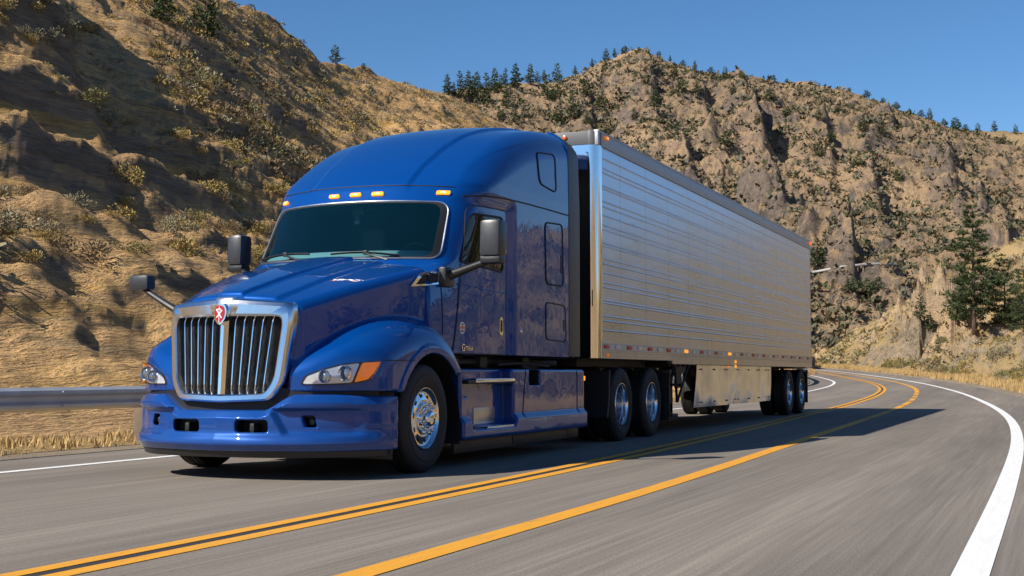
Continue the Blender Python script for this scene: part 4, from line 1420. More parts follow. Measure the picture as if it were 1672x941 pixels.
L_YL = ext([(-20, 2.42), (-6.5, 2.42), (.6, 2.33), (10.5, 1.95), (18.6, 1.5), (31.6, .9), (41.4, .35), (49.2, -.4), (58.1, -1.9), (67.3, -4.3), (78.4, -7.5), (90, -11.4), (110, -19)])
L_YR = ext([(-20, 3.81), (-6, 3.80), (-2, 3.78), (7, 3.48), (21.3, 2.95), (33.5, 2.35), (41, 1.8), (49.5, .95), (60.5, -1.1), (70, -3.7), (80, -6.9), (92, -11.2), (110, -18.6)])
L_WR = ext([(-20, 6.45), (-5, 6.43), (0, 6.40), (8.6, 6.25), (16, 5.95), (30.9, 4.8), (48, 2.5), (59.6, .1), (70, -2.8), (78.7, -5.6), (88, -9), (110, -18.0)])
L_WL = ext([(-20, -2.40), (-1.5, -2.42), (1.25, -2.48), (20, -2.55), (35, -2.65), (46.7, -2.9), (53.6, -3.3), (60, -4.1), (67, -5.7), (80, -9.6), (90, -13.1), (110, -20.8)])
E_L = lambda y: L_WL(y) - 1.35
E_R = lambda y: L_WR(y) + 1.6 + .9 * sst(-6, -14, y)
RAIL_X = lambda y: L_WL(y) - 2.6 + 1.2 * sst(36, 56, y)

ys_road = np.concatenate([np.arange(-110, -16, 2.0), np.arange(-16, 60, .5), np.arange(60, 150, 1.0)])


def strip(name, fa, fb, dz, mat, ys=None, nx=2, kind='structure'):
    ys = ys_road if ys is None else ys
    A = fa(ys); B = fb(ys); vs = []
    for i, y in enumerate(ys):
        for k in range(nx):
            vs.append((A[i] + (B[i] - A[i]) * k / (nx - 1), y, float(road_z(y)) + dz))
    fs = [(i*nx+k, i*nx+k+1, (i+1)*nx+k+1, (i+1)*nx+k) for i in range(len(ys) - 1) for k in range(nx - 1)]
    o = mesh_obj(name, vs, fs, mat, smooth=True)
    tag(o, kind=kind)
    return o


# asphalt, streaked along the lane
m_asph, nt, bsd = nmat('asphalt')
N = nt.nodes.new; L = nt.links.new
tc = N('ShaderNodeTexCoord')
def noise_node(scale, detail=4, mapping=None, rough=.5, vec=None):
    n = N('ShaderNodeTexNoise'); n.inputs['Scale'].default_value = scale; n.inputs['Detail'].default_value = detail; n.inputs['Roughness'].default_value = rough
    v = vec or tc.outputs['Object']
    if mapping:
        mp = N('ShaderNodeMapping'); mp.inputs['Scale'].default_value = mapping; L(v, mp.inputs['Vector']); L(mp.outputs[0], n.inputs['Vector'])
    else: L(v, n.inputs['Vector'])
    return n
def ramp(src, stops):
    r = N('ShaderNodeValToRGB'); e = r.color_ramp.elements
    e[0].position, e[0].color = stops[0][0], (*stops[0][1], 1); e[1].position, e[1].color = stops[-1][0], (*stops[-1][1], 1)
    for p, c in stops[1:-1]:
        q = e.new(p); q.color = (*c, 1)
    L(src, r.inputs[0]); return r
def mix(a, b, f, mode='MIX'):
    m = N('ShaderNodeMix'); m.data_type = 'RGBA'; m.blend_type = mode
    for i, q in ((6, a), (7, b)):
        if isinstance(q, tuple): m.inputs[i].default_value = (*q, 1)
        else: L(q, m.inputs[i])
    if isinstance(f, (int, float)): m.inputs[0].default_value = f
    else: L(f, m.inputs[0])
    return m.outputs[2]
def mrange(src, a, b, c, d):
    m = N('ShaderNodeMapRange'); m.inputs[1].default_value = a; m.inputs[2].default_value = b; m.inputs[3].default_value = c; m.inputs[4].default_value = d
    L(src, m.inputs[0]); return m.outputs[0]
n_st = noise_node(3.2, 5, (7, .10, 1), .6)
n_ag = noise_node(85, 3, (1, .35, 1), .7)
n_bl = noise_node(.28, 5, (1, .35, 1), .6)
c = ramp(n_st.outputs[0], [(.28, (.163, .140, .116)), (.5, (.200, .173, .144)), (.72, (.250, .218, .182))]).outputs[0]
c = mix(c, ramp(n_ag.outputs[0], [(.3, (.55, .55, .55)), (.7, (1.4, 1.4, 1.4))]).outputs[0], .45, 'MULTIPLY')
c = mix(c, ramp(n_bl.outputs[0], [(.35, (.82, .82, .82)), (.65, (1.12, 1.11, 1.1))]).outputs[0], .8, 'MULTIPLY')
n_wp = noise_node(1.0, 2, (1.1, .012, 1), .5)
c = mix(c, ramp(n_wp.outputs[0], [(.35, (.86, .86, .86)), (.65, (1.12, 1.12, 1.12))]).outputs[0], 1.0, 'MULTIPLY')
L(c, bsd.inputs['Base Color']); bsd.inputs['Roughness'].default_value = .85; bsd.inputs['Specular IOR Level'].default_value = .2
bp = N('ShaderNodeBump'); bp.inputs['Strength'].default_value = .5; bp.inputs['Distance'].default_value = .006; L(n_ag.outputs[0], bp.inputs['Height']); L(bp.outputs[0], bsd.inputs['Normal'])


def line_mat(name, col, worn):
    global nt, N, L, tc
    m, nt, b = nmat(name); N = nt.nodes.new; L = nt.links.new; tc = N('ShaderNodeTexCoord')
    n = noise_node(18, 6, (1.5, .12, 1), .65); n2 = noise_node(60, 3)
    c = mix(col, tuple(q * .86 for q in col), ramp(n.outputs[0], [(.38, (0, 0, 0)), (.7, (1, 1, 1))]).outputs[0])
    wn_ = N('ShaderNodeMath'); wn_.operation = 'MULTIPLY'; L(n2.outputs[0], wn_.inputs[0]); L(n.outputs[0], wn_.inputs[1])
    c = mix(c, (.16, .15, .14), ramp(wn_.outputs[0], [(.36 - worn, (0, 0, 0)), (.46 - worn, (1, 1, 1))]).outputs[0])
    L(c, b.inputs['Base Color']); b.inputs['Roughness'].default_value = .7
    return m


m_yel = line_mat('yellow_road_paint', (.72, .325, .02), .02)
m_whi = line_mat('white_road_paint', (.80, .785, .75), -.22)
strip('road', E_L, E_R, 0.0, m_asph, nx=9)
hw = lambda f, o, w: (lambda y: f(y) + o - w / 2, lambda y: f(y) + o + w / 2)
a, b_ = hw(L_YL, -.10, .115); strip('yellow_line', a, b_, .004, m_yel)
a, b_ = hw(L_YL, .11, .125); strip('yellow_line', a, b_, .004, m_yel)
m_tar_shadow = pmat('tar_shadow_black', (.035, .033, .032), .6, noise=.3, nscale=3)  # tar colour, reused for the painted guardrail shadow
a, b_ = hw(L_YL, .01, .07); strip('tar_shadow_strip', a, b_, .004, m_tar_shadow)
# right yellow line: solid near, breaking into dashes farther on
a, b_ = hw(L_YR, 0, .17)
strip('yellow_line', a, b_, .004, m_yel, ys=np.arange(-60, 17.01, .5))
for y0, y1 in ((17.25, 23.0), (23.4, 28.4), (28.9, 32.6), (33.5, 36.4), (37.6, 39.6), (40.6, 43.0), (43.6, 140)):
    strip('yellow_line', a, b_, .004, m_yel, ys=np.linspace(y0, y1, max(3, int((y1 - y0) / .6))))
a, b_ = hw(L_WR, 0, .165); strip('white_line', a, b_, .004, m_whi)
a, b_ = hw(L_WL, 0, .13); strip('white_line', a, b_, .004, m_whi)
# dark strip painted in for the guardrail's shadow on the outer shoulder
a, b_ = hw(lambda y: L_WL(y) - 1.26, 0, .05); strip('tar_shadow_strip', a, b_, .004, m_tar_shadow)

# ---- earth material, used by ground and hills
def earth(name, grass, soil, rock, dark, sc=1.0, streak=None, rocky=.5, shrub=.5, strata=False):
    global nt, N, L, tc
    m, nt, b = nmat(name); N = nt.nodes.new; L = nt.links.new; tc = N('ShaderNodeTexCoord')
    mp = streak or (1, 1, 1)
    nA = noise_node(.045 * sc, 6, mp, .6); nB = noise_node(.30 * sc, 6, mp, .65); nC = noise_node(1.7 * sc, 5, mp, .7); nD = noise_node(9 * sc, 4, mp, .7)
    ge = N('ShaderNodeNewGeometry'); sx = N('ShaderNodeSeparateXYZ'); L(ge.outputs['Normal'], sx.inputs[0])
    c = mix(grass, soil, ramp(nB.outputs[0], [(.38, (0, 0, 0)), (.62, (1, 1, 1))]).outputs[0])
    c = mix(c, tuple(min(1, q * 1.5) for q in grass), ramp(nA.outputs[0], [(.45, (0, 0, 0)), (.75, (.6, .6, .6))]).outputs[0])
    # rock where steep
    ad = N('ShaderNodeMath'); ad.operation = 'MULTIPLY_ADD'; L(nB.outputs[0], ad.inputs[0]); ad.inputs[1].default_value = .55; L(sx.outputs[2], ad.inputs[2])
    rk = mrange(ad.outputs[0], rocky + .50, rocky + .36, 0, 1)
    rc = mix(rock, tuple(q * .55 for q in rock), ramp(nC.outputs[0], [(.35, (0, 0, 0)), (.65, (1, 1, 1))]).outputs[0])
    rc = mix(rc, (rock[0] * 1.5, rock[1] * 1.32, rock[2] * 1.1), ramp(nA.outputs[0], [(.5, (0, 0, 0)), (.62, (.7, .7, .7))]).outputs[0])
    c = mix(c, rc, rk)
    if strata:        # bands of grey ledge and ochre grass along the contour
        nS = noise_node(.42, 5, (1.0, .05, 2.6), .6)
        c = mix(c, (.20, .16, .125), ramp(nS.outputs[0], [(.30, (.85, .85, .85)), (.44, (0, 0, 0))]).outputs[0])
        c = mix(c, (.55, .33, .09), ramp(nS.outputs[0], [(.55, (0, 0, 0)), (.68, (.8, .8, .8))]).outputs[0])
    # low scrub as dark flecks
    c = mix(c, dark, ramp(nC.outputs[0], [(.56 - .12 * (shrub - .5), (0, 0, 0)), (.64 - .12 * (shrub - .5), (.75, .75, .75))]).outputs[0])
    c = mix(c, ramp(nD.outputs[0], [(.3, (.62, .62, .62)), (.7, (1.32, 1.32, 1.32))]).outputs[0], .8, 'MULTIPLY')
    L(c, b.inputs['Base Color']); b.inputs['Roughness'].default_value = .95; b.inputs['Specular IOR Level'].default_value = .15
    su = N('ShaderNodeMath'); su.operation = 'MULTIPLY_ADD'; L(nC.outputs[0], su.inputs[0]); su.inputs[1].default_value = 2.0; L(nD.outputs[0], su.inputs[2])
    bp = N('ShaderNodeBump'); bp.inputs['Strength'].default_value = .8; bp.inputs['Distance'].default_value = .35 / sc; L(su.outputs[0], bp.inputs['Height']); L(bp.outputs[0], b.inputs['Normal'])
    return m


GRASS, SOIL, ROCK, DARK = (.40, .265, .115), (.285, .195, .105), (.235, .18, .135), (.085, .072, .042)
m_left = earth('left_hillside_earth', (.58, .36, .155), (.42, .265, .13), (.29, .22, .15), (.19, .14, .08), 1.0, (1.0, .15, 1.5), .46, .52, True)
m_far = earth('far_hillside_earth', (.375, .255, .145), (.29, .205, .13), (.24, .185, .145), (.10, .085, .055), .55, None, .47, .45)
m_spur = earth('spur_earth', (.43, .30, .14), (.36, .26, .14), (.40, .315, .22), (.12, .10, .055), 1.3, None, .46, .35)
m_ground = earth('roadside_earth', (.42, .28, .12), (.33, .225, .115), (.25, .2, .15), (.14, .105, .06), 2.0, None, .3, .35)

# ---- ground sheet, one piece out to the horizon
rr = np.concatenate([np.linspace(0.5, 60, 60), np.geomspace(62, 3500, 40)])
aa = np.linspace(0, 2 * math.pi, 181)[:-1]
gx = CAM_P[0] + np.outer(rr, np.sin(aa)); gy = CAM_P[1] + np.outer(rr, np.cos(aa))
gz = np.minimum(road_z(gy), 1.9) - .06
near = sst(30, 200, rr)[:, None]
gz = gz + .25 * fbm(gx * .06, gy * .06, 3, 3) * near - .5 * near
n = len(aa); vs = np.stack([gx, gy, gz], -1).reshape(-1, 3)
i, j = np.meshgrid(np.arange(len(rr) - 1), np.arange(n), indexing='ij'); j2 = (j + 1) % n
fs = np.stack([i*n+j, (i+1)*n+j, (i+1)*n+j2, i*n+j2], -1).reshape(-1, 4)
vs = np.vstack([vs, [[CAM_P[0], CAM_P[1], -.06]]])
ground = tag(mesh_obj('ground', vs, fs[:, ::-1], m_ground), kind='structure')

# gravel verge between the asphalt and the grass, both sides
m_verge = earth('gravel_verge', (.34, .27, .19), (.29, .23, .165), (.3, .25, .2), (.22, .17, .11), 8.0, None, .2, .2)
strip('verge', lambda y: E_L(y) - .75, lambda y: E_L(y) + .02, -.012, m_verge, nx=4)
strip('verge', lambda y: E_R(y) - .02, lambda y: E_R(y) + 1.2, -.012, m_verge, nx=4)

HILLS = {}


def hill(name, us, nt_, d0f, z0f, ridge, d1f, prof, disp, mat, back=.35, tpow=1.0, label=None):
    """a slope from its foot to its skyline and over; ridge = [(u, v)] skyline in the photo, at distance d1f(u)"""
    ru = np.array(ridge, float); vf = spl(ru[:, 0], ru[:, 1], 4000)
    vr = vf(us)
    d0 = d0f(us); d1 = d1f(us)
    zr = CAM_P[2] + elev(us, vr) * d1
    nb = max(6, int(nt_ * .14))
    t = np.concatenate([np.linspace(0, 1, nt_) ** tpow, 1 + back * np.linspace(0, 1, nb + 1)[1:] ** 1.3])
    U, Tm = np.meshgrid(us, t, indexing='ij')
    D0 = d0[:, None]; D1 = d1[:, None]
    d = D0 + (D1 - D0) * Tm
    dr = col_dir(us)
    X = CAM_P[0] + dr[:, 0:1] * d; Y = CAM_P[1] + dr[:, 1:2] * d
    Z0 = z0f(X[:, :1], Y[:, :1])
    p = prof(U, np.clip(Tm, 0, 1))
    Z = Z0 + (zr[:, None] - Z0) * p
    over = np.clip(Tm - 1, 0, None)
    Z = Z - (zr[:, None] - Z0) * (over / back) ** 1.5 * .75
    Z = Z + disp(U, Tm, X, Y)
    V = np.stack([X, Y, Z], -1)
    nu, ntt = U.shape
    i, j = np.meshgrid(np.arange(nu - 1), np.arange(ntt - 1), indexing='ij')
    F = np.stack([i*ntt+j, (i+1)*ntt+j, (i+1)*ntt+j+1, i*ntt+j+1], -1).reshape(-1, 4)
    o = tag(mesh_obj(name, V.reshape(-1, 3), F, mat), kind='structure')
    HILLS[label or name] = (V, us, t)
    return o


def hill_at(key, fu, ft):
    """surface point at fractional grid coordinates"""
    V, us, t = HILLS[key]
    i = np.clip(fu, 0, V.shape[0] - 1.001); j = np.clip(ft, 0, V.shape[1] - 1.001)
    a = int(i); b = int(j); x = i - a; y = j - b
    return (V[a, b] * (1-x) * (1-y) + V[a+1, b] * x * (1-y) + V[a, b+1] * (1-x) * y + V[a+1, b+1] * x * y)


def project(P):
    d = np.asarray(P, float) - CAM_P
    cp, sp = math.cos(CAM_PITCH), math.sin(CAM_PITCH)
    Rv = np.array([CY, SY, 0]); Fh = np.array([-SY, CY, 0]); F_ = Fh * cp + np.array([0, 0, sp]); U_ = -Fh * sp + np.array([0, 0, cp])
    y = d @ F_
    return np.stack([836 + FPX * (d @ Rv) / y, 470.5 - FPX * (d @ U_) / y, y], -1)


# ---- left hillside, close behind the guardrail
def left_d0(u):
    dr = col_dir(u); return np.minimum((RAIL_X(0) - 1.9 - CAM_P[0]) / np.minimum(dr[:, 0], -.12), 130)


def left_disp(U, Tm, X, Y):
    e = sst(0, .10, Tm)
    n = 1.35 * fbm(X * .045, Y * .028, 5, 2) + .65 * fbm(X * .22, Y * .14, 4, 9) + .20 * fbm(X * .9, Y * .6, 3, 21)
    # a rock spur that comes down toward the road; its far flank is steep
    s = (U - (130 - 560 * (Tm - .30))) / 120.0
    bump = np.where(s < 0, np.exp(-(s / 2.3) ** 2), np.exp(-(s / .28) ** 2)) * sst(.22, .42, Tm) * sst(1.05, .75, Tm)
    bump2 = np.where(s < 0, np.exp(-(s / 1.0) ** 2), np.exp(-(s / .22) ** 2)) * 0
    led = ridged(X * .05, Y * .03, 4, 5) * .55
    return e * (n + led * sst(.05, .3, Tm) * sst(1.1, .8, Tm) + 3.9 * bump + .9 * sst(.03, .12, Tm) * sst(.62, .35, Tm) * (ridged(X * .17, Y * .020, 4, 33) - .5))


left_ridge = [(-1500, -700), (-900, -560), (-400, -330), (-100, -190), (150, -95), (300, -40), (380, 5), (450, 45), (545, 97), (600, 115), (660, 133), (720, 156), (780, 183), (860, 225), (960, 290), (1060, 350), (1180, 430), (1290, 520), (1330, 575)]
hill('hillside', np.concatenate([np.linspace(-1500, -60, 130), np.linspace(-57, 760, 330), np.linspace(764, 1330, 130)]), 240,
     left_d0, lambda X, Y: road_z(Y) - .10, left_ridge, spl([-1500, -600, 0, 400, 720, 1000, 1330], [60, 72, 92, 125, 175, 205, 170]),
     lambda U, t: (.06 * t + .94 * t ** 1.32) * (1 - .0 * U), left_disp, m_left, tpow=1.45, label='left')

# ---- far rocky hill across the canyon
OUTCROPS = [(1228, .74, 60, .10, 13, 160), (1262, .58, 50, .07, 9, 120), (1310, .45, 46, .07, 9, 100), (1545, .62, 80, .08, 10, 160), (1590, .60, 50, .06, 8, 150), (1640, .47, 60, .07, 9, 60), (1385, .30, 46, .06, 8, 80), (1058, .90, 55, .09, 7, 60), (1150, .80, 45, .06, 7, 90), (1430, .56, 50, .06, 8, 120), (1350, .72, 40, .05, 6, 100), (1455, .86, 50, .05, 6, 90), (1690, .78, 60, .06, 9, 90), (960, .80, 40, .05, 5, 60), (1120, .62, 45, .06, 7, 80), (1180, .50, 45, .06, 7, 80)]


def far_disp(U, Tm, X, Y):
    e = sst(0, .12, Tm) * (.55 + .45 * sst(1.0, .9, Tm) * 1)
    big = 7.0 * fbm(X * .012, Y * .012, 3, 40)
    sel = sst(-.15, .3, fbm(X * .016 + 3, Y * .016, 3, 77)) * sst(600, 1000, U)
    crag = np.minimum(ridged(X * .026, Y * .026, 6, 51, .46) - .65, .42 + .12 * gnoise(X * .09, Y * .09, 5))
    rough = ridged(X * .13, Y * .13, 4, 151, .6) - .7
    out = 5.0 * crag * (.3 + .7 * sel) + .9 * rough * (.25 + .75 * sel)
    blk = .7 + .45 * ridged(X * .07, Y * .07, 4, 201, .55)
    for u0, t0, su, st, h, sk in OUTCROPS:
        s = (U - u0 + sk * (Tm - t0)) / su
        w = np.where(s < 0, np.exp(-(s / 1.15) ** 2), np.exp(-(s / .20) ** 2))
        out = out + .56 * h * w * np.exp(-((Tm - t0 + .04) / (1.7 * st)) ** 2) * blk
    # terrace-like breaks
    small = 1.3 * fbm(X * .12, Y * .12, 4, 60) + .7 * fbm(X * .45, Y * .45, 3, 63)
    edge = np.exp(-((Tm - 1) / .10) ** 2)
    return e * ((big * (1 - edge) + out * (1 - .8 * edge)) + small)


far_ridge = [(560, 190), (640, 172), (700, 160), (730, 154), (800, 143), (870, 136), (925, 129), (960, 116), (1000, 96), (1045, 84), (1090, 97), (1130, 112), (1200, 121), (1280, 134), (1340, 140), (1400, 152), (1450, 170), (1500, 186), (1560, 206), (1620, 222), (1672, 238), (1800, 262), (2000, 300), (2300, 330), (2700, 345), (3300, 300), (4200, 300)]
hill('hill', np.concatenate([np.linspace(560, 1690, 640), np.linspace(1700, 4200, 130)]), 330,
     spl([560, 1300, 1700, 2600, 4200], [150, 150, 150, 130, 120]), lambda X, Y: road_z(Y) - 1.5, far_ridge, spl([560, 730, 900, 1045, 1300, 1700, 2600, 4200], [300, 330, 350, 330, 350, 400, 380, 300]),
     lambda U, t: .20 * t + .80 * (t ** 1.25), far_disp, m_far, tpow=1.1, label='far')
# small grassy ridge beyond, at the right
hill('hill', np.linspace(1480, 2300, 120), 60, lambda u: 420 + 0 * u, lambda X, Y: 40 + 0 * X, [(1480, 235), (1560, 218), (1600, 213), (1672, 219), (1760, 224), (1900, 250), (2100, 300), (2300, 330)],
     lambda u: 560 + 0 * u, lambda U, t: t, lambda U, Tm, X, Y: 1.2 * fbm(X * .03, Y * .03, 4, 8) + .4 * fbm(X * .2, Y * .2, 3, 8), earth('far_grass_ridge', (.42, .29, .15), (.36, .25, .13), (.25, .2, .15), (.2, .16, .09), .4, None, .2, .3), label='beyond')

# ---- near spur on the right, with the pale rock face
def spur_d0(u):
    dr = col_dir(u); out = []
    ys = np.linspace(-60, 148, 3000); ex = E_R(ys) + 2.6; dx = ex - CAM_P[0]; dy = ys - CAM_P[1]
    ang = np.arctan2(dx, dy); dist = np.hypot(dx, dy)
    for q in dr:
        a = math.atan2(q[0], q[1]); s = (ang[:-1] - a) * (ang[1:] - a) <= 0
        k = np.where(s & (dist[:-1] > 8))[0]
        out.append(dist[k[-1]] if len(k) else 24.0)
    out = np.array(out)
    return np.convolve(np.pad(out, 4, mode='edge'), np.ones(9) / 9, 'valid')


def spur_disp(U, Tm, X, Y):
    e = sst(.0, .16, Tm)
    sel = np.exp(-((U - 1530) / 70.) ** 2) * sst(.08, .3, Tm) * sst(.85, .55, Tm)
    crag = ridged(X * .13, Y * .13, 5, 91) - .75
    return e * (1.3 * fbm(X * .05, Y * .05, 4, 70) + .35 * fbm(X * .3, Y * .3, 4, 72) + (.8 + 3.4 * sel) * crag) * (1 - .6 * np.exp(-((Tm - 1) / .08) ** 2))


spur_ridge = [(1290, 610), (1320, 592), (1345, 572), (1380, 543), (1420, 517), (1455, 499), (1500, 482), (1545, 458), (1600, 425), (1672, 392), (1760, 368), (1900, 345), (2200, 350), (2600, 330), (3200, 225), (4200, 60), (6000, -260), (9000, -750), (16000, -2000)]
hill('hillside', np.concatenate([np.linspace(1290, 1700, 330), np.linspace(1706, 4200, 160), np.geomspace(4300, 16000, 60)]), 190, spur_d0, lambda X, Y: road_z(Y) - .10, spur_ridge,
     spl([1290, 1340, 1450, 1560, 1672, 2000, 2600, 4200, 16000], [132, 136, 142, 140, 130, 105, 85, 75, 75]), lambda U, t: .25 * t + .75 * (3*t*t - 2*t**3), spur_disp, m_spur, tpow=1.25, label='spur')

# ---- low hills behind the camera, seen only in reflections
hill('hillside', np.linspace(0, 1, 2), 2, lambda u: 400 + 0 * u, lambda X, Y: X * 0 - 4, [(0, 700), (1, 700)], lambda u: 410 + 0 * u, lambda U, t: t, lambda U, Tm, X, Y: X * 0, m_left, label='stub') if False else None
na, nr = 140, 24
az = np.linspace(math.radians(62), math.radians(292), na); vs = []
for a_ in az:
    for k in range(nr):
        t = k / (nr - 1); d = 70 + 160 * t
        x = CAM_P[0] + d * math.sin(a_); y = CAM_P[1] + d * math.cos(a_)
        vs.append((x, y, 26 * (1.05 + .45 * math.sin(a_ * 3.1)) * (t * t * (3 - 2 * t) if t < .8 else .9 - (t - .8) * 2) - .3))
vs = np.array(vs); vs[:, 2] += 3.0 * fbm(vs[:, 0] * .03, vs[:, 1] * .03, 4, 15) * np.tile(np.linspace(0, 1, nr), na)
i, j = np.meshgrid(np.arange(na - 1), np.arange(nr - 1), indexing='ij')
fs = np.stack([i*nr+j, (i+1)*nr+j, (i+1)*nr+j+1, i*nr+j+1], -1).reshape(-1, 4)
tag(mesh_obj('hillside', vs, fs, m_left), kind='structure')


# ================================================================== guardrail
def along(fx, y0, y1, step):
    ys = np.arange(y0, y1 + 1e-6, step); xs = fx(ys)
    return np.stack([xs, ys], 1)


M['galv'] = pmat('galvanised_steel', (.58, .585, .59), .42, .5, noise=.18, nscale=3, bump=.05, bscale=12)
W_PROF = [(0.0, .455), (.012, .462), (.075, .495), (.082, .535), (.012, .578), (.008, .605), (.012, .632), (.082, .675), (.075, .715), (.012, .748), (0, .755)]


def guardrail(y0, y1, label, fx=None, dz=None, step=1.9):
    fx = fx or RAIL_X
    c = along(fx, y0, y1, .95); n = len(W_PROF)
    g = tag(empty('guardrail', (c[0, 0], c[0, 1], float(road_z(c[0, 1])))), label, 'guardrail')
    tg = np.gradient(c, axis=0); tg /= np.linalg.norm(tg, axis=1, keepdims=True)
    nm = np.stack([tg[:, 1], -tg[:, 0]], 1)
    vs = []
    for i in range(len(c)):
        z0 = float(road_z(c[i, 1]))
        for o, z in W_PROF: vs.append((c[i, 0] + nm[i, 0] * o - g.location[0], c[i, 1] + nm[i, 1] * o - g.location[1], z0 + z - g.location[2]))
    fs = [(i*n+j, (i+1)*n+j, (i+1)*n+j+1, i*n+j+1) for i in range(len(c) - 1) for j in range(n - 1)]
    b = MB(); b.add(vs, fs)
    # lap joints with bolt heads
    for i in range(2, len(c) - 1, 4):
        for dz_ in (.52, .69):
            p = np.array([c[i, 0] + nm[i, 0] * .086 - g.location[0], c[i, 1] + nm[i, 1] * .086 - g.location[1], float(road_z(c[i, 1])) + dz_ - g.location[2]])
            b.box(p - .014, p + .014, .005)
    b.build('rail', M['galv'], g, angle=30)
    proto = None
    for i in range(0, len(c), 4):
        p = (c[i, 0] - nm[i, 0] * .13 - g.location[0], c[i, 1] - nm[i, 1] * .13 - g.location[1], float(road_z(c[i, 1])) - g.location[2])
        if proto is None:
            q = MB(); q.box((-.075, -.05, -.15), (.075, .05, .72), .006); q.box((.075, -.05, .42), (.135, .05, .72), .006)
            proto = q.build('post', M['post'], g); o = proto
        else:
            o = proto.copy(); COL.objects.link(o); o.parent = g
        o.location = p; o.rotation_euler = (0, 0, math.atan2(nm[i, 1], nm[i, 0]))
    return g


M['post'] = pmat('weathered_timber', (.16, .12, .085), .9, noise=.4, nscale=12)
guardrail(-22.3, 92, 'grey steel guardrail along the road edge at the foot of the hillside behind the truck')

# ================================================================== plants
def leaf_mat(name, c0, c1, rough=.8):
    m, nt, b = nmat(name)
    ge = nt.nodes.new('ShaderNodeNewGeometry'); oi = nt.nodes.new('ShaderNodeObjectInfo')
    ad = nt.nodes.new('ShaderNodeMath'); ad.operation = 'ADD'; nt.links.new(ge.outputs['Random Per Island'], ad.inputs[0]); nt.links.new(oi.outputs['Random'], ad.inputs[1])
    hf = nt.nodes.new('ShaderNodeMath'); hf.operation = 'MULTIPLY'; hf.inputs[1].default_value = .5; nt.links.new(ad.outputs[0], hf.inputs[0])
    mx = nt.nodes.new('ShaderNodeMix'); mx.data_type = 'RGBA'; mx.inputs[6].default_value = (*c0, 1); mx.inputs[7].default_value = (*c1, 1)
    nt.links.new(hf.outputs[0], mx.inputs[0]); nt.links.new(mx.outputs[2], b.inputs['Base Color'])
    b.inputs['Roughness'].default_value = rough; b.inputs['Specular IOR Level'].default_value = .2
    return m


M['needles'] = leaf_mat('pine_needles', (.028, .045, .018), (.075, .10, .036))
M['bark'] = pmat('pine_bark', (.10, .065, .045), .95, noise=.5, nscale=10, bump=.5, bscale=30)
M['sage'] = leaf_mat('sagebrush_leaves', (.19, .17, .105), (.34, .30, .19))
M['olive'] = leaf_mat('olive_shrub_leaves', (.11, .105, .04), (.24, .21, .085))
M['far_sage'] = leaf_mat('far_sagebrush', (.075, .075, .05), (.17, .155, .10))
M['far_olive'] = leaf_mat('far_shrubs', (.045, .052, .025), (.11, .11, .05))
M['straw'] = leaf_mat('rabbitbrush_straw', (.24, .175, .06), (.42, .31, .11))
M['brownb'] = leaf_mat('brown_brush', (.14, .10, .058), (.25, .18, .105))
M['drygrass'] = leaf_mat('dry_grass_blades', (.40, .27, .11), (.58, .40, .18))


def quads_at(P, D, size, rg, asp=.45):
    """little leaf quads at P, long axis roughly along D"""
    n = len(P)
    D = D / (np.linalg.norm(D, axis=1, keepdims=True) + 1e-9)
    r = rg.normal(size=(n, 3)); S = np.cross(D, r); S /= np.linalg.norm(S, axis=1, keepdims=True) + 1e-9
    s = size * rg.uniform(.6, 1.35, (n, 1))
    a = P - S * s * asp * .5; b = P + S * s * asp * .5
    c = P + D * s + S * s * asp * .28; d = P + D * s - S * s * asp * .28
    V = np.stack([a, b, c, d], 1).reshape(-1, 3)
    return V, np.arange(4 * n).reshape(-1, 4)


def pine_mesh(seed, whorls, per, tufts, leaf, width=.21, base=.14, loose=.15, cone=.85, asp=.55, spread=.16):
    """unit-height conifer: (trunk verts, faces), (crown verts, faces)"""
    rg = np.random.default_rng(seed)
    tb = MB(); tb.tube([(0, 0, -.04), (.004, 0, .1), (0, .005, .5), (0, 0, .97)], [.021, .016, .010, .002], 8)
    P = []; D = []
    for w in range(whorls):
        t = (w + rg.uniform(-.3, .3)) / whorls
        z = base + (1 - base) * max(0, min(.985, t))
        R = width * ((1 - t) ** cone) * (1 - .35 * max(0, .18 - t) / .18) + .012
        R *= rg.uniform(.72, 1.15)
        a0 = rg.uniform(0, 6.28)
        k_n = max(3, int(per * (1 - .4 * t)))
        for k in range(k_n):
            if rg.random() < loose: continue
            a = a0 + 6.283 * k / k_n + rg.normal(0, .25); L_ = R * rg.uniform(.6, 1.2)
            up = .35 - .55 * (1 - t) + rg.normal(0, .12)
            tip = np.array([math.cos(a), math.sin(a), up]) * L_
            root = np.array([0, 0, z])
            tb.tube([root, root + tip * .5, root + tip * .92 + np.array([0, 0, .08 * L_])], [.0045 * (1 - t) + .001, .003 * (1 - t) + .001, .001], 4, cap=False) if L_ > .05 else None
            n = max(3, int(tufts * L_ / width))
            s = rg.uniform(.25, 1.0, n) ** .7
            q = root + s[:, None] * tip + rg.normal(0, spread * L_, (n, 3)) * np.array([1, 1, .55])
            q[:, 2] += .10 * L_ * s ** 2
            P.append(q); D.append(tip / L_ * .6 + rg.normal(0, .55, (n, 3)) + np.array([0, 0, .35]))
    P = np.concatenate(P); D = np.concatenate(D)
    V, F = quads_at(P, D, leaf, rg, asp)
    return (tb.v, tb.f), (V, F)


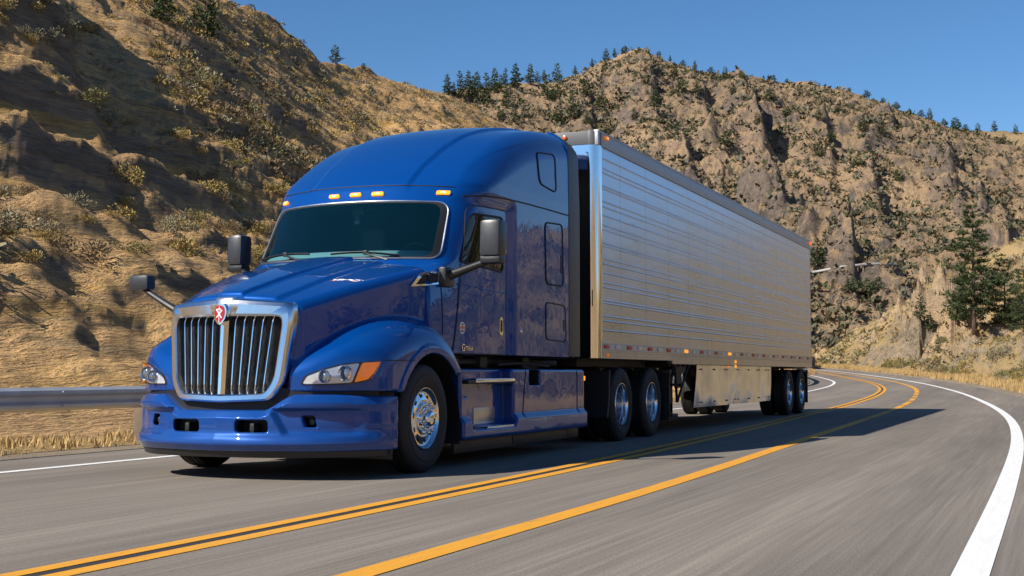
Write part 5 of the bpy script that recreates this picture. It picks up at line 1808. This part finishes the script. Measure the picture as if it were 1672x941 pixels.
PINES = []
for i, a in enumerate([dict(seed=1, whorls=17, per=7, tufts=15, leaf=.050, width=.20), dict(seed=2, whorls=15, per=6, tufts=15, leaf=.055, width=.23, base=.10, cone=.7),
                       dict(seed=3, whorls=14, per=6, tufts=18, leaf=.06, width=.27, base=.08, cone=.55), dict(seed=4, whorls=18, per=6, tufts=13, leaf=.048, width=.17, base=.08),
                       dict(seed=5, whorls=11, per=7, tufts=26, leaf=.075, width=.40, base=.06, cone=.40),
                       dict(seed=6, whorls=22, per=8, tufts=190, leaf=.020, asp=.3, spread=.11, width=.215, base=.13, loose=.22, cone=.72),
                       dict(seed=8, whorls=19, per=7, tufts=120, leaf=.024, asp=.32, spread=.12, width=.26, base=.10, loose=.22, cone=.55)]):
    (tv, tf), (cv, cf) = pine_mesh(**a)
    t = mesh_obj('trunk', tv, tf, M['bark']); c_ = mesh_obj('crown', cv, cf, M['needles'], smooth=False)
    PINES.append((t.data, c_.data)); bpy.data.objects.remove(t); bpy.data.objects.remove(c_)


def pine(P, h, kind, label, group, name='pine_tree', wide=1.0):
    e = tag(empty(name, P), label, 'tree', group)
    e.scale = (h * wide, h * wide, h); e.rotation_euler = (R_.uniform(-.03, .03), R_.uniform(-.03, .03), R_.uniform(0, 6.28))
    for nm, me in zip(('trunk', 'crown'), PINES[kind]):
        o = bpy.data.objects.new(nm, me); COL.objects.link(o); o.parent = e
    return e


HP = {}


def locate(key, u, v):
    """point of the slope that shows at (u, v) in the photo"""
    V, us, t = HILLS[key]
    if key not in HP: HP[key] = project(V.reshape(-1, 3)).reshape(V.shape)
    Q = HP[key]
    i = int(np.argmin(np.abs(us - u))); nt1 = int(np.searchsorted(t, 1.03))
    vv = Q[i, :nt1, 1]
    k = np.where(vv <= v)[0]
    j = k[0] if len(k) else int(np.argmin(vv))
    return V[i, j], Q[i, j, 2]


def pine_px(key, u, v, hpx, kind, label, group, sink=.02, wide=1.35, name='pine_tree'):
    P, d = locate(key, u, v); h = 1.15 * hpx * d / FPX
    P = np.array(P); P[2] -= sink * h
    return pine(P, h, kind, label, group, name, wide)


ordn = ['first', 'second', 'third', 'fourth', 'fifth', 'sixth', 'seventh', 'eighth', 'ninth', 'tenth', 'eleventh', 'twelfth', 'thirteenth', 'fourteenth', 'fifteenth', 'sixteenth', 'seventeenth', 'eighteenth', 'nineteenth', 'twentieth']
row = [(730, 156, 31, 0), (741, 156, 20, 3), (751, 160, 40, 3), (764, 150, 29, 0), (770, 161, 34, 1), (780, 154, 33, 0), (794, 169, 44, 3), (807, 153, 37, 0), (818, 147, 22, 1), (826, 140, 26, 3), (843, 148, 39, 0), (866, 139, 31, 0), (878, 137, 18, 1), (889, 136, 19, 0), (911, 133, 29, 1)]
for k, (u, v, h, kd) in enumerate(row):
    pine_px('far', u, v, h, kd, '%s pine from the left in the row along the grassy saddle above the cab roof' % ordn[k], 'pines in a row on the saddle')
peak = [(941, 124, 15, 0), (968, 111, 14, 0), (991, 98, 18, 2), (1005, 96, 14, 0), (1021, 88, 11, 4), (1046, 84, 6, 4), (1078, 92, 8, 4), (1098, 99, 10, 0), (1118, 108, 8, 4), (1139, 115, 14, 0), (1164, 121, 11, 4), (1187, 131, 19, 2), (1216, 129, 11, 4), (1268, 134, 10, 4), (1290, 136, 6, 4), (1330, 139, 6, 4)]
for k, (u, v, h, kd) in enumerate(peak):
    pine_px('far', u, v, h, kd, '%s small tree from the left along the skyline of the rocky peak' % ordn[k], 'trees on the skyline of the rocky peak')
sky2 = [(1393, 150, 6, 4), (1422, 158, 11, 4), (1448, 169, 8, 4), (1470, 178, 11, 4), (1492, 184, 6, 4), (1512, 191, 10, 4), (1526, 196, 15, 2), (1548, 203, 11, 4), (1568, 211, 17, 4), (1584, 214, 9, 4), (1603, 222, 17, 2), (1646, 236, 14, 2)]
for k, (u, v, h, kd) in enumerate(sky2):
    pine_px('far', u, v, h, kd, '%s small tree down the right-hand skyline of the rocky hill, counted from the left' % ordn[k], 'trees along the falling skyline')
pine_px('beyond', 1630, 215, 16, 2, 'left one of two dark trees on the smooth grassy ridge beyond the rocky hill', 'trees on the grassy ridge')
pine_px('beyond', 1667, 222, 14, 2, 'right one of two dark trees on the smooth grassy ridge beyond the rocky hill', 'trees on the grassy ridge')
slope = [(817, 195, 13, 4, 'low round tree'), (825, 178, 34, 3, 'slim pine just below the row'), (841, 203, 28, 1, 'dark pine just above the cab roof'), (856, 195, 18, 1, 'short pine beside a taller one above the cab roof'), (894, 168, 38, 1, 'tall pine in the clump left of the peak'), (905, 166, 22, 2, 'low pine squeezed in the clump left of the peak'), (916, 161, 34, 1, 'second tall pine in the clump left of the peak'), (914, 205, 31, 2, 'broad pine right above the trailer front'), (936, 195, 44, 1, 'tallest pine below the clump, above the trailer front'), (960, 158, 31, 1, 'pine on the slope left of the peak rocks'), (960, 205, 21, 2, 'small pine above the trailer front corner'), (983, 178, 28, 2, 'pale green pine under the peak'), (991, 222, 41, 1, 'large pine touching the front top corner of the trailer'), (990, 118, 12, 4, 'low tree under the peak skyline'), (1014, 112, 13, 2, 'small pine on the rocks of the peak'), (1038, 198, 19, 1, 'lone small pine in open grass below the peak'), (1072, 178, 28, 2, 'lone pine on the open slope right of the peak'), (1104, 128, 20, 2, 'pine below the skyline right of the peak'), (1115, 151, 19, 4, 'round tree right of the peak rocks'), (1142, 161, 24, 2, 'pine with a long shadow right of the peak'), (1201, 155, 17, 2, 'small pine on the shoulder right of the peak'), (1261, 165, 16, 4, 'round tree under the middle skyline'), (1341, 204, 20, 2, 'pine high on the slope above the trailer rear'), (1341, 259, 28, 1, 'tall pine on the ledge above the trailer rear'), (1361, 233, 16, 4, 'round tree on the slope above the trailer rear'), (1414, 223, 26, 1, 'pine among the crags'), (1444, 228, 21, 2, 'second pine among the crags'), (1407, 276, 15, 4, 'low tree below the crags'), (1470, 296, 21, 2, 'pine at the foot of the shaded cliff'), (1336, 447, 42, 2, 'bushy pine beside the top rear edge of the trailer'), (1290, 190, 14, 4, 'low tree on a rib of the rocky hill'), (1375, 185, 12, 4, 'low tree high on the rocky hill'), (1240, 205, 18, 2, 'pine above the trailer roof line'), (1190, 240, 22, 4, 'spreading tree above the trailer roof'), (1390, 478, 22, 4, 'rounded dark tree in the gully behind the spur'), (1412, 487, 26, 4, 'broad dark tree in the gully behind the spur'), (1436, 478, 20, 4, 'last dark tree in the gully behind the spur')]
for u, v, h, kd, lb in slope:
    pine_px('far', u, v, h, kd, lb + (', on the rocky hill' if 'hill' not in lb and 'gully' not in lb else ''), 'pines scattered over the rocky hill')
pine_px('left', 258, 38, 66, 2, 'dark pine cut off by the top of the photo, high on the left hillside', 'trees high on the left hillside', wide=1.2)
pine_px('left', 330, 62, 72, 2, 'bushy pine with a bare trunk below the top of the left hillside', 'trees high on the left hillside', wide=1.3)
pine_px('left', 545, 98, 26, 2, 'lone windswept tree on the bare skyline of the left hillside', 'trees high on the left hillside', wide=1.4)
pine_px('left', 592, 114, 8, 4, 'tiny bush-like tree on the skyline of the left hillside', 'trees high on the left hillside')
pine_px('spur', 1592, 546, 184, 5, 'big dark pine standing on the near slope beside the road bend', 'pines on the near slope', wide=1.1)
pine_px('spur', 1641, 548, 104, 6, 'shorter pine immediately to the right of the big dark pine', 'pines on the near slope', wide=1.0)
pine_px('spur', 1674, 545, 96, 6, 'pine half cut off by the edge of the photo beyond the big dark pine', 'pines on the near slope', wide=1.2)
pine_px('spur', 1563, 536, 40, 4, 'low spreading pine at the left foot of the big dark pine', 'pines on the near slope', wide=1.2)
pine_px('spur', 1720, 520, 120, 6, 'pine on the near slope just outside the photo edge', 'pines on the near slope', wide=1.3) if False else None
pine_px('spur', 1503, 524, 36, 2, 'small pine on the rim of the pale rock face', 'small pines by the pale rock face', wide=1.2)
pine_px('spur', 1531, 580, 30, 3, 'little dark pine at the foot of the pale rock face', 'small pines by the pale rock face', wide=1.2)
pine_px('spur', 1519, 546, 20, 4, 'bush-sized pine in the middle of the pale rock face', 'small pines by the pale rock face')

# ---- shrubs
def shrub_mesh(seed, n, leaf, flat=.62):
    rg = np.random.default_rng(seed)
    lob = rg.normal(0, .28, (6, 3)) * np.array([1, 1, .3]); lob[:, 2] = np.abs(lob[:, 2]) + .18
    lr = rg.uniform(.20, .36, 6)
    k = rg.integers(0, 6, n); d = rg.normal(size=(n, 3)); d /= np.linalg.norm(d, axis=1, keepdims=True)
    P = lob[k] + d * lr[k][:, None] * rg.uniform(.45, 1.05, (n, 1)); P[:, 2] = np.maximum(P[:, 2] * flat * 1.5, .0)
    D = d + np.array([0, 0, .5]) + rg.normal(0, .5, (n, 3))
    return quads_at(P, D, leaf, rg, .5)


SHRUBS = {}
for i, nm in enumerate(('sage', 'olive', 'straw', 'brownb')):
    for j in range(2):
        V_, F_ = shrub_mesh(30 + i * 7 + j, 800, .062)
        o = mesh_obj('shrub', V_, F_, M[nm], smooth=False); SHRUBS[(nm, j)] = o.data; bpy.data.objects.remove(o)

TONE = {'far_sage': 'dark grey sagebrush', 'far_olive': 'dark green scrub', 'sage': 'grey-green sagebrush', 'olive': 'olive green shrub', 'straw': 'straw-yellow brush', 'brownb': 'dry brown bush'}


def where_words(u, v, key):
    if key == 'left':
        a = 'at the far left' if u < 90 else 'left of the hood mirror' if u < 215 else 'above the hood mirror' if u < 330 else 'above the right door mirror' if u < 420 else 'left of the roof fairing' if u < 500 else 'above the roof fairing' if u < 720 else 'behind the sleeper roof'
        b = 'close above the guardrail' if v > 520 else 'low on the hillside' if v > 380 else 'midway up the hillside' if v > 240 else 'high on the hillside' if v > 120 else 'near the hillside skyline'
    else:
        a = 'right behind the trailer' if u < 1400 else 'left of the pale rock face' if u < 1480 else 'on the pale rock face' if u < 1570 else 'under the big pine' if u < 1625 else 'right of the big pine'
        b = 'beside the road bend' if v > 590 else 'low on the near slope' if v > 545 else 'midway up the near slope' if v > 490 else 'on the rim of the near slope'
    return a, b


def scatter(key, n_ind, n_all, size, kinds, urange, trange, group, seed, tpow=1.0, nleaf=12):
    rg = np.random.default_rng(seed)
    V, us, t = HILLS[key]; i0, i1 = np.searchsorted(us, urange); j0, j1 = np.searchsorted(t, trange)
    fi = rg.uniform(i0, i1 - 1, n_all); fj = j0 + (j1 - 1 - j0) * rg.uniform(0, 1, n_all) ** tpow
    P = np.array([hill_at(key, a, b) for a, b in zip(fi, fj)])
    Q = project(P)
    keep = fbm(P[:, 0] * .07, P[:, 1] * .07, 3, seed) + rg.normal(0, .35, n_all) > -.15
    P = P[keep]; Q = Q[keep]; n = len(P)
    s = size[0] + (size[1] - size[0]) * rg.uniform(0, 1, n) ** 2.2
    kn = rg.choice(len(kinds), n)
    app = s / Q[:, 2]; app[(Q[:, 0] < -10) | (Q[:, 0] > 1690) | (Q[:, 1] < -10)] *= .2
    order = np.argsort(-app)
    for r in order[:n_ind]:
        nm = kinds[kn[r]]
        o = bpy.data.objects.new('shrub', SHRUBS[(nm, int(rg.integers(0, 2)))]); COL.objects.link(o)
        o.location = P[r] - np.array([0, 0, .06 * s[r]]); o.scale = (s[r] * rg.uniform(.9, 1.3), s[r] * rg.uniform(.9, 1.3), s[r] * rg.uniform(.7, 1.1)); o.rotation_euler = (0, 0, rg.uniform(0, 6.28))
        a, b = where_words(Q[r, 0], Q[r, 1], key)
        szw = 'large' if s[r] > size[0] + .6 * (size[1] - size[0]) else 'small' if s[r] < size[0] + .25 * (size[1] - size[0]) else 'rounded'
        tag(o, '%s %s %s, %s' % (szw, TONE[nm], b, a), 'shrub', group)
    rest = order[n_ind:]
    for ki, nm in enumerate(kinds):
        idx = rest[kn[rest] == ki]
        if not len(idx): continue
        m = len(idx); d = rg.normal(size=(m, nleaf, 3)); d /= np.linalg.norm(d, axis=2, keepdims=True); d[..., 2] = np.abs(d[..., 2])
        C_ = P[idx][:, None, :] + d * (s[idx] * .42)[:, None, None] * rg.uniform(.4, 1.0, (m, nleaf, 1)) * np.array([1.15, 1.15, .75])
        sz = np.repeat(s[idx], nleaf)[:, None]
        Vq, Fq = quads_at(C_.reshape(-1, 3), d.reshape(-1, 3) + rg.normal(0, .5, (m * nleaf, 3)), sz * (.95 / nleaf ** .5), rg, .7)
        o = mesh_obj('scrub', Vq, Fq, M[nm], smooth=False)
        tag(o, 'scattered %s too many to count on the %s' % (TONE[nm], {'left': 'left hillside', 'far': 'rocky hill', 'spur': 'near slope'}[key]), 'scrub', kind='stuff')


scatter('left', 170, 1700, (.3, 1.15), ('sage', 'brownb', 'straw', 'olive', 'straw'), (-300, 900), (.10, 1.0), 'shrubs on the left hillside', 3, .8, 46)
scatter('far', 0, 24000, (.7, 2.6), ('far_sage', 'far_olive', 'brownb', 'far_sage'), (650, 1760), (.05, 1.0), 'shrubs on the rocky hill', 4, 1.0, 9)
scatter('spur', 70, 2600, (.35, 1.2), ('sage', 'olive', 'straw', 'brownb'), (1300, 1900), (.03, 1.0), 'shrubs on the near slope', 5, 1.0, 26)

M['far_rail'] = pmat('weathered_rail', (.42, .41, .39), .7, .2, noise=.3, nscale=1.5)
# guardrail of the upper road, a pale thread across the foot of the rocky hill
pts = np.array([locate('far', u, v)[0] for u, v in zip(np.linspace(1255, 1466, 24), np.interp(np.linspace(1255, 1466, 24), [1255, 1325, 1352, 1380, 1420, 1466], [466, 452, 449, 444, 441, 438]))])
for _ in range(6): pts[1:-1] = (pts[:-2] + 2 * pts[1:-1] + pts[2:]) / 4
pts[:, 2] = np.polyval(np.polyfit(np.arange(len(pts)), pts[:, 2], 3), np.arange(len(pts))) * .5 + pts[:, 2] * .5
fr_ = tag(empty('guardrail', pts[0]), 'thin pale guardrail of the upper road crossing the rocky hill behind the trailer', 'guardrail')
b = MB(); q = pts - pts[0]; n = len(q)
vs = []
for p in q: vs += [p + np.array([0, 0, .10]), p + np.array([.03, -.10, .2]), p + np.array([.03, -.10, .36]), p + np.array([0, 0, .45])]
b.add(vs, [(i*4+j, (i+1)*4+j, (i+1)*4+j+1, i*4+j+1) for i in range(n - 1) for j in range(3)]); b.build('rail', M['far_rail'], fr_)
for p in q:
    k = MB(); k.box(p + np.array([-.1, .02, -.8]), p + np.array([.1, .2, .42])); k.build('post', M['post'], fr_)
scatter('left', 0, 3600, (.4, 1.3), ('far_sage', 'brownb', 'sage', 'straw'), (250, 900), (.35, 1.0), 'shrubs on the left hillside', 13, 1.0, 64)
scatter('spur', 0, 3500, (.5, 1.8), ('far_sage', 'far_olive', 'brownb'), (1900, 3300), (.03, 1.0), 'shrubs on the near slope', 6, 1.0, 9)

# ---- dry grass on the verges, a single mass
def grass(name, fx0, fx1, y0, y1, n, h, label, seed, zf=None):
    rg = np.random.default_rng(seed)
    y = rg.uniform(y0, y1, n); x = fx0(y) + (fx1(y) - fx0(y)) * rg.uniform(0, 1, n)
    k = fbm(x * .35, y * .35, 3, seed) + rg.normal(0, .25, n) > -.12
    x, y = x[k], y[k]; n = len(x)
    z = road_z(y) - .05 if zf is None else zf(x, y)
    nb = 7
    a = rg.uniform(0, 6.28, (n, nb)); ln = rg.uniform(.1, .6, (n, nb)); hh = h * rg.uniform(.45, 1.2, (n, nb))
    B = np.stack([x, y, z], 1)[:, None, :] + np.stack([rg.normal(0, .05, (n, nb)), rg.normal(0, .05, (n, nb)), np.zeros((n, nb))], 2)
    tip = B + np.stack([np.cos(a) * ln * hh, np.sin(a) * ln * hh, hh], 2)
    sd = np.stack([-np.sin(a), np.cos(a), np.zeros_like(a)], 2) * .011 * (1 + h)
    V = np.stack([B - sd, B + sd, tip], 2).reshape(-1, 3)
    o = mesh_obj(name, V, np.arange(len(V)).reshape(-1, 3), M['drygrass'], smooth=False)
    return tag(o, label, 'grass', kind='stuff')


grass('dry_grass', lambda y: E_L(y) - 3.4, lambda y: E_L(y) - .55, -14, 60, 5000, .12, 'golden dry grass under and behind the guardrail', 1)
grass('dry_grass', lambda y: E_R(y) + .7, lambda y: E_R(y) + 4.2, 4, 120, 14000, .32, 'golden dry grass along the outside of the road bend', 2)
